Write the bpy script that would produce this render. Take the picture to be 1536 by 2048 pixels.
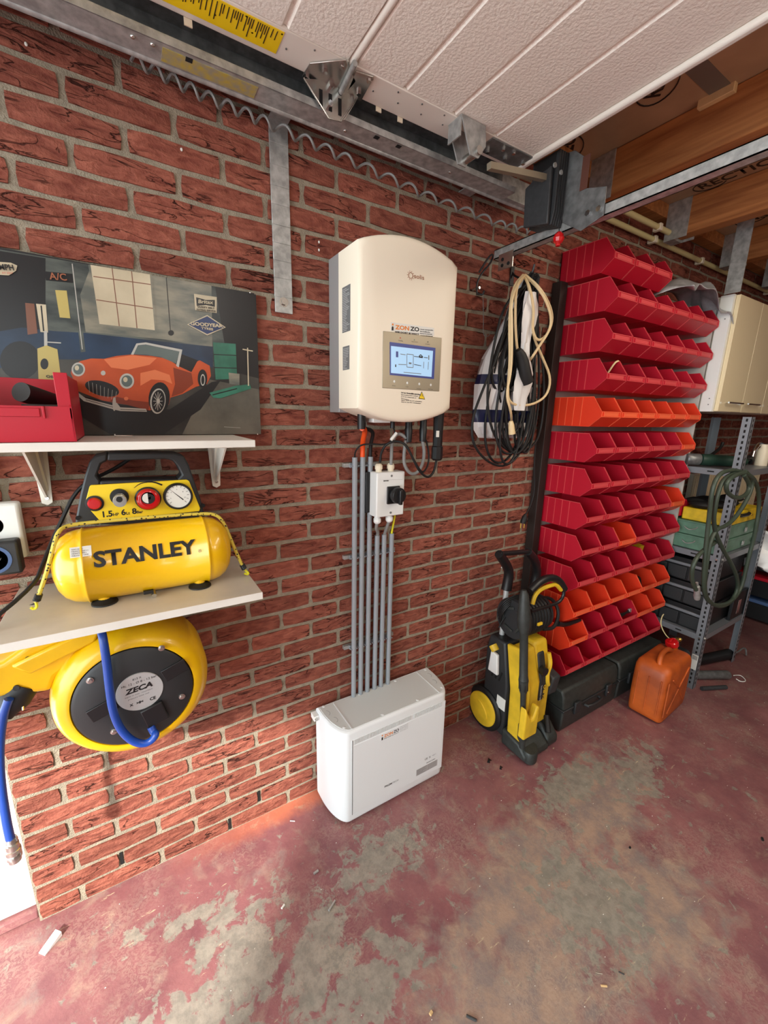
import bpy, bmesh, math, random
from mathutils import Vector, Matrix
random.seed(7)
for o in list(bpy.data.objects): bpy.data.objects.remove(o)
SC = bpy.context.scene; COL = SC.collection
PI = math.pi

# ------------------------------------------------------------ camera
CP = Vector((-.4994, -1.2862, 1.4844)); YAW, PIT, ROL, FPX = .5550, -.2323, .0222, 825.6
_f = Vector((math.sin(YAW)*math.cos(PIT), math.cos(YAW)*math.cos(PIT), math.sin(PIT)))
_r = Vector((math.cos(YAW), -math.sin(YAW), 0)); _u = _r.cross(_f)
RR = _r*math.cos(ROL) + _u*math.sin(ROL); UU = -_r*math.sin(ROL) + _u*math.cos(ROL)
cam = bpy.data.cameras.new('camera'); co = bpy.data.objects.new('camera', cam); COL.objects.link(co)
co.matrix_world = Matrix(((RR.x, UU.x, -_f.x, CP.x), (RR.y, UU.y, -_f.y, CP.y), (RR.z, UU.z, -_f.z, CP.z), (0, 0, 0, 1)))
cam.sensor_fit = 'VERTICAL'; cam.sensor_height = 36; cam.lens = FPX/2048*36; cam.clip_start = .02
SC.camera = co
# ------------------------------------------------------------ world, sun, lamps, exposure
W = bpy.data.worlds.new('sky'); SC.world = W; W.use_nodes = True
bg = W.node_tree.nodes['Background']; bg.inputs[0].default_value = (.84, .97, 1, 1); bg.inputs[1].default_value = 6.6
sun = bpy.data.lights.new('sun', 'SUN'); sun.energy = 8; sun.angle = math.radians(2.2); sun.color = (1, .95, .86)
so = bpy.data.objects.new('sun', sun); COL.objects.link(so)
SD = Vector((.65, .76, -.68)).normalized(); so.rotation_euler = SD.to_track_quat('-Z', 'Y').to_euler()
def area(name, loc, aim, sx, sy, e, c, portal=False):
    l = bpy.data.lights.new(name, 'AREA'); l.shape = 'RECTANGLE'; l.size = sx; l.size_y = sy; l.energy = e; l.color = c
    if portal: l.cycles.is_portal = True
    o = bpy.data.objects.new(name, l); COL.objects.link(o); o.location = loc
    o.rotation_euler = (Vector(aim)-Vector(loc)).to_track_quat('-Z', 'Y').to_euler(); return o
area('opening_portal', (-1.0, -1.65, 1.05), (1, -1.65, 1.05), 3.3, 2.1, 1, (1, 1, 1), True)
area('ceiling_lamp_light', (1.45, -1.45, 2.30), (1.45, -1.2, 0), .12, 1.2, 16, (1, .90, .74))
area('second_lamp_light', (.0, -2.3, 2.2), (.0, -1.8, 0), .12, 1.2, 9, (1, .95, .86))
bl = bpy.data.lights.new('added_fill_light', 'POINT'); bl.energy = 16; bl.color = (1, .9, .76); bl.shadow_soft_size = .18  # added fill to brighten ceiling, door and bins; stands for no known bulb
bo = bpy.data.objects.new('added_fill_light', bl); COL.objects.link(bo); bo.location = (1.0, -2.1, 1.75)
SC.view_settings.view_transform = 'Standard'; SC.view_settings.look = 'None'
SC.view_settings.gamma = 1; SC.view_settings.use_curve_mapping = False; SC.view_settings.exposure = 0.12

# ------------------------------------------------------------ helpers
def pt(u, v, **k):
    """world point seen at photo pixel (u, v) on the plane x=, y= or z= c: used to measure true positions"""
    d = RR*((u-768)/FPX) + UU*((1024-v)/FPX) + _f
    a, c = list(k.items())[0]; i = 'xyz'.index(a)
    return CP + d*((c-CP[i])/d[i])
def srgb(r, g, b):
    f = lambda c: c/12.92 if c <= .04045 else ((c+.055)/1.055)**2.4
    return tuple(f(c/255) for c in (r, g, b)) + (1,)
M = {}
def mat(name, c, rough=.5, metal=0, nz=0, nscale=20, bump=0, bscale=200, coat=0, emit=0, alpha=None, c2=None, stretch=(1, 1, 1), spec=None):
    m = bpy.data.materials.new(name); m.use_nodes = True; nt = m.node_tree; b = nt.nodes['Principled BSDF']
    c = srgb(*c); b.inputs['Base Color'].default_value = c; b.inputs['Roughness'].default_value = rough; b.inputs['Metallic'].default_value = metal
    if coat: b.inputs['Coat Weight'].default_value = coat; b.inputs['Coat Roughness'].default_value = .1
    if spec is not None: b.inputs['Specular IOR Level'].default_value = spec
    if emit: b.inputs['Emission Color'].default_value = c; b.inputs['Emission Strength'].default_value = emit
    if nz or bump or c2:
        g = nt.nodes.new('ShaderNodeNewGeometry'); mp = nt.nodes.new('ShaderNodeMapping'); mp.inputs['Scale'].default_value = stretch
        nt.links.new(g.outputs['Position'], mp.inputs[0])
    if nz or c2:
        n = nt.nodes.new('ShaderNodeTexNoise'); n.inputs['Scale'].default_value = nscale; n.inputs['Detail'].default_value = 6
        nt.links.new(mp.outputs[0], n.inputs['Vector'])
        r = nt.nodes.new('ShaderNodeValToRGB'); r.color_ramp.elements[0].position = .35; r.color_ramp.elements[1].position = .65
        lo = srgb(*c2) if c2 else tuple(max(0, v*(1-nz)) for v in c[:3])+(1,)
        r.color_ramp.elements[0].color = lo; r.color_ramp.elements[1].color = c if c2 else tuple(min(1, v*(1+nz*.5)) for v in c[:3])+(1,)
        nt.links.new(n.outputs[0], r.inputs[0]); nt.links.new(r.outputs[0], b.inputs['Base Color'])
    if bump:
        n2 = nt.nodes.new('ShaderNodeTexNoise'); n2.inputs['Scale'].default_value = bscale; n2.inputs['Detail'].default_value = 3
        nt.links.new(mp.outputs[0], n2.inputs['Vector'])
        bp = nt.nodes.new('ShaderNodeBump'); bp.inputs['Strength'].default_value = bump; bp.inputs['Distance'].default_value = .004
        nt.links.new(n2.outputs[0], bp.inputs['Height']); nt.links.new(bp.outputs[0], b.inputs['Normal'])
    M[name] = m; return m
def tag(o, label=None, cat=None, group=None, kind=None):
    for k, v in (('label', label), ('category', cat), ('group', group), ('kind', kind)):
        if v: o[k] = v
    return o
def empty(name, loc, label=None, cat=None, group=None, kind=None):
    o = bpy.data.objects.new(name, None); COL.objects.link(o); o.location = loc; o.empty_display_size = .05
    bpy.context.view_layer.update() if False else None
    return tag(o, label, cat, group, kind)
def wloc(o):
    v = Vector((0, 0, 0))
    while o: v = v + o.location; o = o.parent
    return v
class MB:
    def __init__(s): s.b = bmesh.new(); s.mi = 0
    def _fin(s, fs):
        for f in fs: f.material_index = s.mi
    def box(s, x0, x1, y0, y1, z0, z1, R=None, piv=None):
        vs = [s.b.verts.new((x, y, z)) for x in (x0, x1) for y in (y0, y1) for z in (z0, z1)]
        fs = [s.b.faces.new([vs[i] for i in q]) for q in ((0, 1, 3, 2), (4, 6, 7, 5), (0, 4, 5, 1), (2, 3, 7, 6), (0, 2, 6, 4), (1, 5, 7, 3))]
        if R is not None:
            pv = Vector(piv) if piv else Vector(((x0+x1)/2, (y0+y1)/2, (z0+z1)/2))
            for v in vs: v.co = R @ (v.co-pv) + pv
        s._fin(fs); return s
    def prism(s, poly, ax, a, c):
        """poly of 2d points in the plane across axis ax ('x': (y,z), 'y': (x,z), 'z': (x,y)), from a to c"""
        def P(p, t): return {'x': (t, p[0], p[1]), 'y': (p[0], t, p[1]), 'z': (p[0], p[1], t)}[ax]
        A = [s.b.verts.new(P(p, a)) for p in poly]; B = [s.b.verts.new(P(p, c)) for p in poly]
        fs = [s.b.faces.new(A), s.b.faces.new(B[::-1])]; n = len(poly)
        fs += [s.b.faces.new((A[i], B[i], B[(i+1) % n], A[(i+1) % n])) for i in range(n)]
        s._fin(fs); return s
    def face(s, pts):
        f = s.b.faces.new([s.b.verts.new(p) for p in pts]); s._fin([f]); return s
    def ring(s, c, ax1, ax2, r1, r2, n):
        return [s.b.verts.new(Vector(c)+ax1*(r1*math.cos(2*PI*i/n))+ax2*(r2*math.sin(2*PI*i/n))) for i in range(n)]
    def loft(s, rings, cap=True):
        fs = []
        for A, B in zip(rings, rings[1:]):
            n = len(A); fs += [s.b.faces.new((A[i], A[(i+1) % n], B[(i+1) % n], B[i])) for i in range(n)]
        if cap: fs += [s.b.faces.new(rings[0][::-1]), s.b.faces.new(rings[-1])]
        s._fin(fs); return s
    def cyl(s, p0, p1, r, r2=None, n=16):
        return s.lathe(p0, p1, [(0, r), (1, r if r2 is None else r2)], n)
    def lathe(s, p0, p1, prof, n=24, k=1):
        """profile (t along p0->p1, radius)"""
        p0 = Vector(p0); p1 = Vector(p1); d = p1-p0; q = d.normalized()
        a = q.orthogonal().normalized(); b = q.cross(a)
        return s.loft([s.ring(p0+d*t, a, b, max(r, 1e-4), max(r, 1e-4)*k, n) for t, r in prof])
    def tube(s, pts, r, n=8, smooth=0, cap=True, closed=False):
        P = [Vector(p) for p in pts]
        for _ in range(smooth):
            Q = [P[0]]
            for i in range(len(P)-1):
                Q += [P[i]*.75+P[i+1]*.25, P[i]*.25+P[i+1]*.75]
            P = Q+[P[-1]]
        rr = r if callable(r) else (lambda t: r)
        t0 = (P[1]-P[0]).normalized(); a = t0.orthogonal().normalized(); rings = []
        for i, p in enumerate(P):
            t = (P[min(i+1, len(P)-1)]-P[max(i-1, 0)])
            t = t.normalized() if t.length > 1e-9 else t0
            a = (a-t*a.dot(t)); a = a.normalized() if a.length > 1e-6 else t.orthogonal().normalized()
            rings.append(s.ring(p, a, t.cross(a), rr(i/(len(P)-1)), rr(i/(len(P)-1)), n))
        return s.loft(rings, cap)
    def ell(s, c, rx, ry, rz, n=16, m=8):
        c = Vector(c); rings = []
        for j in range(m+1):
            t = -PI/2+PI*j/m; k = max(math.cos(t), .002)
            rings.append([s.b.verts.new(c+Vector((rx*k*math.cos(2*PI*i/n), ry*k*math.sin(2*PI*i/n), rz*math.sin(t)))) for i in range(n)])
        return s.loft(rings)
    def build(s, name, m, parent=None, bev=0, seg=2, smooth=True, ang=40, sub=0, loc=None):
        org = wloc(parent) if parent else Vector(loc or (0, 0, 0))
        bmesh.ops.recalc_face_normals(s.b, faces=s.b.faces[:])
        for v in s.b.verts: v.co -= org
        me = bpy.data.meshes.new(name); s.b.to_mesh(me); s.b.free()
        for q in (m if isinstance(m, (list, tuple)) else [m]): me.materials.append(M[q] if isinstance(q, str) else q)
        if smooth:
            me.shade_smooth(); me.set_sharp_from_angle(angle=math.radians(ang))
        o = bpy.data.objects.new(name, me); COL.objects.link(o)
        if parent: o.parent = parent
        elif loc: o.location = loc
        if bev:
            b = o.modifiers.new('bevel', 'BEVEL'); b.width = bev; b.segments = seg; b.limit_method = 'ANGLE'; b.angle_limit = math.radians(35); b.harden_normals = False
        if sub:
            q = o.modifiers.new('sub', 'SUBSURF'); q.levels = sub; q.render_levels = sub
        return o
def place(o, label, cat, group=None, kind=None): return tag(o, label, cat, group, kind)
_tc = {}
def text(txt, fn, m, parent, size=.02, width=None, name='lettering', bold=.0, align='LEFT', thick=0, shear=0, fit=None):
    """real lettering: fn maps flat text coords (s along, h up) to a world point"""
    c = bpy.data.curves.new('t', 'FONT'); c.body = txt; c.size = size; c.offset = bold; c.shear = shear; c.align_x = align; c.resolution_u = 3
    t = bpy.data.objects.new('t', c); COL.objects.link(t)
    me = bpy.data.meshes.new_from_object(t.evaluated_get(bpy.context.evaluated_depsgraph_get())); bpy.data.objects.remove(t)
    if not me.vertices: return None
    xs = [v.co.x for v in me.vertices]; w = max(xs)-min(xs); k = width/w if width else 1; x0 = min(xs) if width else 0
    org = wloc(parent)
    for v in me.vertices: v.co = Vector(fn((v.co.x-x0)*k, v.co.y)) - org
    me.materials.clear(); me.materials.append(M[m]); me.name = name
    o = bpy.data.objects.new(name, me); COL.objects.link(o); o.parent = parent; return o
def plane_fn(o, ex, ey):
    o, ex, ey = Vector(o), Vector(ex).normalized(), Vector(ey).normalized()
    return lambda s, h: o+ex*s+ey*h
def wall_fn(x, z, y): return lambda s, h: (x+s, y, z+h)

# ------------------------------------------------------------ materials
mat('white_plastic', (226, 228, 226), .38); mat('cream_plastic', (226, 214, 190), .42)
mat('inverter_white', (238, 228, 208), .45); mat('battery_white', (226, 230, 232), .4); mat('battery_top', (205, 209, 208), .5)
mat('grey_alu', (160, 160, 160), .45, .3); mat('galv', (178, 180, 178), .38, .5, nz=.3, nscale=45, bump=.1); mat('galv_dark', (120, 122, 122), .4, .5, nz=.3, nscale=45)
mat('zinc', (200, 200, 195), .25, .95); mat('chrome', (215, 215, 215), .12, 1); mat('brass', (205, 170, 80), .3, .9)
mat('black_rubber', (14, 14, 15), .6); mat('black_plastic', (22, 23, 25), .42); mat('dark_grey', (50, 52, 54), .5, nz=.2, nscale=60)
mat('charcoal', (38, 40, 42), .5); mat('case_grey', (48, 52, 50), .5, nz=.25, nscale=40, bump=.2)
mat('red_bin', (182, 22, 44), .38, spec=.4); mat('orange_bin', (226, 58, 30), .38); mat('red_shiny', (190, 20, 25), .2, coat=.4)
mat('yellow_tank', (240, 188, 8), .3, coat=.5, bump=.05, bscale=60); mat('yellow_panel', (238, 205, 30), .4); mat('yellow_reel', (236, 186, 0), .32, coat=.3, nz=.12, nscale=6)
mat('yellow_washer', (222, 182, 40), .5, nz=.2, nscale=12); mat('yellow_case', (215, 180, 30), .5, nz=.25, nscale=20)
mat('blue_hose', (24, 66, 152), .35); mat('navy', (20, 28, 62), .4); mat('orange_pipe', (238, 84, 24), .45); mat('pvc_grey', (142, 148, 154), .42)
mat('cable_grey', (130, 130, 128), .5); mat('cable_cream', (222, 196, 150), .5); mat('yellow_wire', (225, 220, 40), .45); mat('silver_print', (188, 190, 190), .4, .3)
mat('ink', (18, 18, 20), .5); mat('ink_orange', (222, 128, 40), .5); mat('ink_brown', (150, 90, 60), .5); mat('ink_grey', (110, 112, 112), .5); mat('ink_red', (200, 40, 30), .5); mat('ink_faint', (30, 22, 18), .5)
mat('shelf_white', (226, 224, 216), .35, nz=.06, nscale=8); mat('shelf_top', (196, 190, 176), .4, nz=.1, nscale=10); mat('bracket_white', (228, 226, 216), .35)
mat('door_white', (236, 230, 220), .5, bump=.55, bscale=140); mat('door_steel', (228, 222, 212), .38); mat('label_yellow', (240, 205, 20), .45)
mat('silver_cloth', (186, 186, 188), .32, .35, nz=.3, nscale=18); mat('bag_white', (224, 222, 220), .35, bump=.4, bscale=25)
mat('can_orange', (196, 92, 30), .5, nz=.25, nscale=9, c2=(150, 66, 22)); mat('green_metal', (92, 128, 108), .5, nz=.2, nscale=25); mat('green_hose', (58, 70, 58), .5); mat('green_tool', (26, 52, 42), .45)
mat('rack_grey', (128, 132, 138), .42, .35); mat('cabinet_cream', (224, 208, 172), .3); mat('cabinet_edge', (228, 218, 196), .4); mat('board_grey', (182, 178, 172), .6, nz=.15, nscale=12); mat('board_dark', (38, 28, 24), .6)
mat('pipe_cream', (206, 192, 140), .45); mat('screen_blue', (150, 185, 215), .25, emit=.55); mat('screen_dark', (50, 60, 120), .3, emit=.3); mat('bezel', (158, 148, 128), .35, .5)
mat('mortar', (150, 140, 122), .95, nz=.18, nscale=60, bump=.9, bscale=260)
mat('tape_silver', (120, 112, 104), .4, .3); mat('wood_pale', (212, 178, 128), .6, nz=.12, nscale=20); mat('label_white', (222, 222, 216), .5); mat('glue', (84, 44, 30), .6)
mat('stain_yellow', (196, 180, 84), .45, .3, c2=(168, 164, 140), nscale=60); mat('white_bright', (236, 236, 234), .5); mat('dark_slot', (10, 8, 7), .9); mat('gravel_grey', (150, 148, 140), .9, nz=.2); mat('house_brick', (120, 80, 62), .9, nz=.2); mat('blue_crate', (70, 96, 140), .5); mat('lamp_glow', (255, 236, 200), .5, emit=6)

def wood_mat():
    m = bpy.data.materials.new('joist_wood'); m.use_nodes = True; nt = m.node_tree; b = nt.nodes['Principled BSDF']; b.inputs['Roughness'].default_value = .65
    g = nt.nodes.new('ShaderNodeNewGeometry'); mp = nt.nodes.new('ShaderNodeMapping'); mp.inputs['Scale'].default_value = (1, .07, 1)
    n = nt.nodes.new('ShaderNodeTexNoise'); n.inputs['Scale'].default_value = 45; n.inputs['Detail'].default_value = 5; n.inputs['Distortion'].default_value = .6
    r = nt.nodes.new('ShaderNodeValToRGB'); r.color_ramp.elements[0].position = .3; r.color_ramp.elements[1].position = .7
    r.color_ramp.elements[0].color = srgb(138, 82, 40); r.color_ramp.elements[1].color = srgb(184, 122, 68)
    nt.links.new(g.outputs['Position'], mp.inputs[0]); nt.links.new(mp.outputs[0], n.inputs['Vector']); nt.links.new(n.outputs[0], r.inputs[0]); nt.links.new(r.outputs[0], b.inputs['Base Color'])
    M['joist_wood'] = m
wood_mat()
def brick_mat():
    m = bpy.data.materials.new('brick_red'); m.use_nodes = True; nt = m.node_tree; N = nt.nodes; L = nt.links; b = N['Principled BSDF']; b.inputs['Roughness'].default_value = .92; b.inputs['Specular IOR Level'].default_value = .2
    g = N.new('ShaderNodeNewGeometry')
    def noise(sc, det, dist, stretch):
        mp = N.new('ShaderNodeMapping'); mp.inputs['Scale'].default_value = stretch; L.new(g.outputs['Position'], mp.inputs[0])
        n = N.new('ShaderNodeTexNoise'); n.inputs['Scale'].default_value = sc; n.inputs['Detail'].default_value = det; n.inputs['Distortion'].default_value = dist; L.new(mp.outputs[0], n.inputs['Vector']); return n.outputs[0]
    def ramp(v, a, c, ca=(0, 0, 0, 1), cb=(1, 1, 1, 1)):
        r = N.new('ShaderNodeValToRGB'); r.color_ramp.elements[0].position = a; r.color_ramp.elements[1].position = c; r.color_ramp.elements[0].color = ca; r.color_ramp.elements[1].color = cb; L.new(v, r.inputs[0]); return r.outputs[0]
    def mth(op, a, c=None):
        n = N.new('ShaderNodeMath'); n.operation = op
        for i, q in enumerate((a, c)):
            if q is None: continue
            if isinstance(q, (int, float)): n.inputs[i].default_value = q
            else: L.new(q, n.inputs[i])
        return n.outputs[0]
    ca = noise(17, 6, 1.0, (.42, 1, 2.1)); d = mth('ABSOLUTE', mth('SUBTRACT', ca, .5))
    line = ramp(d, .0, .014, (1, 1, 1, 1), (0, 0, 0, 1)); area_ = ramp(noise(6, 2, .3, (.8, 1, 2)), .47, .60)
    crack = mth('MULTIPLY', line, area_)
    fine = noise(160, 4, 0, (1, 1, 1)); mid = noise(38, 5, .6, (.6, 1, 1.6)); big = noise(2.2, 2, 0, (1, 1, 3))
    col = ramp(mid, .3, .72, srgb(110, 57, 47), srgb(156, 94, 77))
    oi = N.new('ShaderNodeObjectInfo'); hs = N.new('ShaderNodeHueSaturation'); L.new(col, hs.inputs['Color'])
    mr = N.new('ShaderNodeMapRange'); L.new(oi.outputs['Random'], mr.inputs[0]); mr.inputs[3].default_value = .82; mr.inputs[4].default_value = 1.14; L.new(mr.outputs[0], hs.inputs['Value'])
    mx = N.new('ShaderNodeMixRGB'); L.new(crack, mx.inputs[0]); L.new(hs.outputs[0], mx.inputs[1]); mx.inputs[2].default_value = srgb(66, 32, 25)
    L.new(mx.outputs[0], b.inputs['Base Color'])
    h = mth('ADD', mth('MULTIPLY', fine, .22), mth('MULTIPLY', mid, 1.0)); h = mth('SUBTRACT', h, mth('MULTIPLY', crack, 1.1))
    bp = N.new('ShaderNodeBump'); bp.inputs['Strength'].default_value = 1; bp.inputs['Distance'].default_value = .010; L.new(h, bp.inputs['Height']); L.new(bp.outputs[0], b.inputs['Normal'])
    M['brick_red'] = m
brick_mat()
def floor_mat():
    m = bpy.data.materials.new('painted_floor'); m.use_nodes = True; nt = m.node_tree; N = nt.nodes; L = nt.links; b = N['Principled BSDF']
    g = N.new('ShaderNodeNewGeometry'); sx = N.new('ShaderNodeSeparateXYZ'); L.new(g.outputs['Position'], sx.inputs[0])
    def noise(sc, det, dist=0, stretch=(1, 1, 1), rot=0, off=(0, 0, 0)):
        mp = N.new('ShaderNodeMapping'); mp.inputs['Scale'].default_value = stretch; mp.inputs['Rotation'].default_value = (0, 0, rot); mp.inputs['Location'].default_value = off; L.new(g.outputs['Position'], mp.inputs[0])
        n = N.new('ShaderNodeTexNoise'); n.inputs['Scale'].default_value = sc; n.inputs['Detail'].default_value = det; n.inputs['Distortion'].default_value = dist; n.inputs['Roughness'].default_value = .68; L.new(mp.outputs[0], n.inputs['Vector']); return n.outputs[0]
    def ramp(v, a, c, ca=(0, 0, 0, 1), cb=(1, 1, 1, 1)):
        r = N.new('ShaderNodeValToRGB'); r.color_ramp.elements[0].position = a; r.color_ramp.elements[1].position = c; r.color_ramp.elements[0].color = ca; r.color_ramp.elements[1].color = cb; L.new(v, r.inputs[0]); return r.outputs[0]
    def mth(op, a, c=None, e=None):
        n = N.new('ShaderNodeMath'); n.operation = op
        for i, q in enumerate((a, c, e)):
            if q is None: continue
            if isinstance(q, (int, float)): n.inputs[i].default_value = q
            else: L.new(q, n.inputs[i])
        return n.outputs[0]
    def mix(f, a, c):
        n = N.new('ShaderNodeMixRGB')
        for i, q in enumerate((f, a, c)):
            if isinstance(q, tuple): n.inputs[i].default_value = q
            elif isinstance(q, float): n.inputs[i].default_value = q
            else: L.new(q, n.inputs[i])
        return n.outputs[0]
    def blob(cx, cy, rx, ry, rot=0):
        mp = N.new('ShaderNodeMapping'); mp.vector_type = 'TEXTURE'; mp.inputs['Location'].default_value = (cx, cy, 0); mp.inputs['Rotation'].default_value = (0, 0, rot); mp.inputs['Scale'].default_value = (rx, ry, 50); L.new(g.outputs['Position'], mp.inputs[0])
        t = N.new('ShaderNodeVectorMath'); t.operation = 'LENGTH'; L.new(mp.outputs[0], t.inputs[0]); n = N.new('ShaderNodeMapRange'); n.inputs[1].default_value = .3; n.inputs[2].default_value = 1.3; n.inputs[3].default_value = 1; n.inputs[4].default_value = 0
        L.new(t.outputs['Value'], n.inputs[0]); return n.outputs[0]
    def mx2(*bs):
        r = bs[0]
        for q in bs[1:]: r = mth('MAXIMUM', r, q)
        return r
    paint = ramp(noise(5, 12), .32, .68, srgb(112, 68, 74), srgb(148, 98, 98))
    worn = mx2(blob(.42, -.72, .42, .22, .5), blob(.95, -.62, .35, .16, .3), blob(.2, -.9, .3, .3), blob(.75, -.9, .25, .2))
    tanm = ramp(mth('ADD', mth('MULTIPLY', noise(13, 12, .6), .95), mth('MULTIPLY', worn, .33)), .50, .72)
    c = mix(mth('MULTIPLY', tanm, .8), paint, mix(ramp(noise(14, 9), .4, .6), srgb(168, 146, 126), srgb(132, 124, 118)))
    grp = mx2(blob(-.43, -.28, .13, .05, .9), blob(-.38, -.42, .22, .12, .9), blob(-.2, -.5, .2, .1, .9), blob(.1, -.35, .2, .1), blob(-.55, -.45, .2, .1), blob(-.5, -.2, .06, .03), blob(-.62, -.17, .06, .03), blob(1.25, -.62, .22, .1, .3), blob(.95, -.5, .25, .1), blob(-.7, -.4, .12, .05), blob(-.1, -.62, .2, .1), blob(.6, -.8, .2, .2))
    grm = ramp(mth('ADD', mth('MULTIPLY', noise(20, 12, .4, off=(3, 1, 0)), 1.1), mth('MULTIPLY', grp, .24)), .65, .71)
    c = mix(mth('MULTIPLY', grm, .85), c, mix(ramp(noise(30, 4), .4, .6), srgb(122, 122, 112), srgb(146, 142, 130)))
    sc = mth('MULTIPLY', ramp(noise(30, 9, 0, (.45, 2.2, 1), -.6), .635, .66), ramp(noise(2.5, 3, off=(5, 2, 0)), .46, .58))
    c = mix(mth('MULTIPLY', sc, .85), c, srgb(196, 182, 150))
    fl = ramp(noise(120, 2), .755, .775); c = mix(fl, c, srgb(214, 206, 196))
    rng = mth('MULTIPLY', ramp(noise(55, 3, 2.5), .49, .51), ramp(noise(4, 3, off=(9, 9, 0)), .45, .65)); c = mix(mth('MULTIPLY', rng, .22), c, srgb(190, 170, 150))
    # orange primer slopped along the foot of the brick wall
    ow = N.new('ShaderNodeMapRange'); L.new(mth('ADD', sx.outputs['Y'], mth('MULTIPLY', noise(14, 4), .09)), ow.inputs[0]); ow.inputs[1].default_value = -.03; ow.inputs[2].default_value = .02
    xr = N.new('ShaderNodeMapRange'); L.new(sx.outputs['X'], xr.inputs[0]); xr.inputs[1].default_value = -.55; xr.inputs[2].default_value = -.15
    xq = N.new('ShaderNodeMapRange'); L.new(sx.outputs['X'], xq.inputs[0]); xq.inputs[1].default_value = .3; xq.inputs[2].default_value = .05
    c = mix(mth('MULTIPLY', mth('MULTIPLY', mth('MULTIPLY', ow.outputs[0], xr.outputs[0]), xq.outputs[0]), .5), c, srgb(216, 122, 78))
    # darker and browner towards the deep end of the room
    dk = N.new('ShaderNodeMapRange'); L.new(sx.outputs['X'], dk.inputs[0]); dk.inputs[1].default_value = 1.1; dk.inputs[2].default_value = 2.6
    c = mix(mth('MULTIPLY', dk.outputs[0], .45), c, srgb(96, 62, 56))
    L.new(c, b.inputs['Base Color'])
    L.new(ramp(noise(6, 5), .3, .7, (.38, .38, .38, 1), (.62, .62, .62, 1)), b.inputs['Roughness'])
    bp = N.new('ShaderNodeBump'); bp.inputs['Strength'].default_value = .25; bp.inputs['Distance'].default_value = .004; L.new(mth('ADD', noise(60, 5), mth('MULTIPLY', grm, -.3)), bp.inputs['Height']); L.new(bp.outputs[0], b.inputs['Normal'])
    M['painted_floor'] = m
floor_mat()

# ------------------------------------------------------------ the room
PB, CH = .2167, .0625; X0 = -4*PB
wall = MB().box(X0+.002, 5.2, .007, .12, 0, 2.5).build('wall_back', 'mortar', smooth=False); tag(wall, 'red brick garage wall with grey mortar joints', None, None, 'structure')
def brick_bm(L, seed, b=None, ox=0, oz=0):
    rnd = random.Random(seed); b = b or bmesh.new(); nx = 4 if L > .15 else 2; nz = 2; H = .0505
    G = []
    for i in range(nx+1):
        row = []
        for j in range(nz+1):
            ed = i in (0, nx) or j in (0, nz); cr = i in (0, nx) and j in (0, nz)
            x = L*i/nx; z = H*j/nz; jx = rnd.uniform(-.0012, .0012); jz = rnd.uniform(-.0012, .0012)
            if cr: x += (.003 if i == 0 else -.003); z += (.002 if j == 0 else -.002)
            y = (.0035 if ed else 0)+rnd.uniform(-.0016, .0012)
            row.append(b.verts.new((ox+x+jx, y, oz+z+jz)))
        G.append(row)
    fs = [b.faces.new((G[i][j], G[i+1][j], G[i+1][j+1], G[i][j+1])) for i in range(nx) for j in range(nz)]
    bd = [G[i][0] for i in range(nx)]+[G[nx][j] for j in range(nz)]+[G[i][nz] for i in range(nx, 0, -1)]+[G[0][j] for j in range(nz, 0, -1)]
    bk = [b.verts.new((v.co.x, .02, v.co.z)) for v in bd]; n = len(bd)
    for i in range(n): b.faces.new((bd[i], bk[i], bk[(i+1) % n], bd[(i+1) % n]))
    return b
def brick_mesh(L, seed):
    b = brick_bm(L, seed); bmesh.ops.recalc_face_normals(b, faces=b.faces[:]); me = bpy.data.meshes.new('brick'); b.to_mesh(me); b.free(); me.materials.append(M['brick_red']); me.shade_smooth(); me.set_sharp_from_angle(angle=math.radians(50)); return me
FULL = [brick_mesh(PB-.0125, 100+i) for i in range(14)]; HALF = [brick_mesh(PB/2-.0125, 200+i) for i in range(4)]
rest = bmesh.new(); cells = []
for k in range(-23, 16):
    z = (k+23.5)*CH-.025; odd = k % 2
    if odd: cells.append((X0, z, 1, k))
    x = X0+(PB/2 if odd else 0)
    while x < 5.0: cells.append((x, z, 0, k)); x += PB
# the ones that show largest: nearest the lens and not behind the big hung things
def hidden(x, z):
    return (.0 < x < .34 and 1.47 < z < 1.9) or (0.03 < x < .42 and z < .33) or (-.7 < x < -.2 and 1.45 < z < 1.75) or (-.62 < x < -.45 and .72 < z < 1.0)
near = sorted([c for c in cells if not hidden(c[0], c[1])], key=lambda c: (Vector((c[0]+.1, 0, c[1]))-CP).length)[:298]; near = set((c[0], c[1]) for c in near)
for x, z, h, k in cells:
    if (x, z) in near:
        o = bpy.data.objects.new('brick', random.choice(HALF if h else FULL)); COL.objects.link(o); o.parent = wall; o.location = (x+.00625, random.uniform(-.0015, .0015), z)
    else: brick_bm((PB/2 if h else PB)-.0125, random.randint(0, 999), rest, x+.00625, z)
bmesh.ops.recalc_face_normals(rest, faces=rest.faces[:]); rm = bpy.data.meshes.new('bricks_beyond'); rest.to_mesh(rm); rest.free(); rm.materials.append(M['brick_red']); rm.shade_smooth(); rm.set_sharp_from_angle(angle=math.radians(50))
ro = bpy.data.objects.new('bricks_beyond', rm); COL.objects.link(ro); ro.parent = wall; ro['kind'] = 'stuff'
for wx, k in ((-3*PB, -22), (-PB, -22), (-1.5*PB, -23)):
    z = (k+23.5)*CH; MB().box(wx-.0045, wx+.0045, .0045, .03, z-.022, z+.024).build('weep_hole', 'dark_slot', wall)
for u, v in ((52, 88), (363, 299), (638, 484), (638, 500), (1003, 1135)):
    p = pt(u, v, y=-.001); MB().ell((p.x, -.001, p.z), .003, .002, .004, 8, 5).build('paint_fleck', 'label_white', wall)

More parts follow.
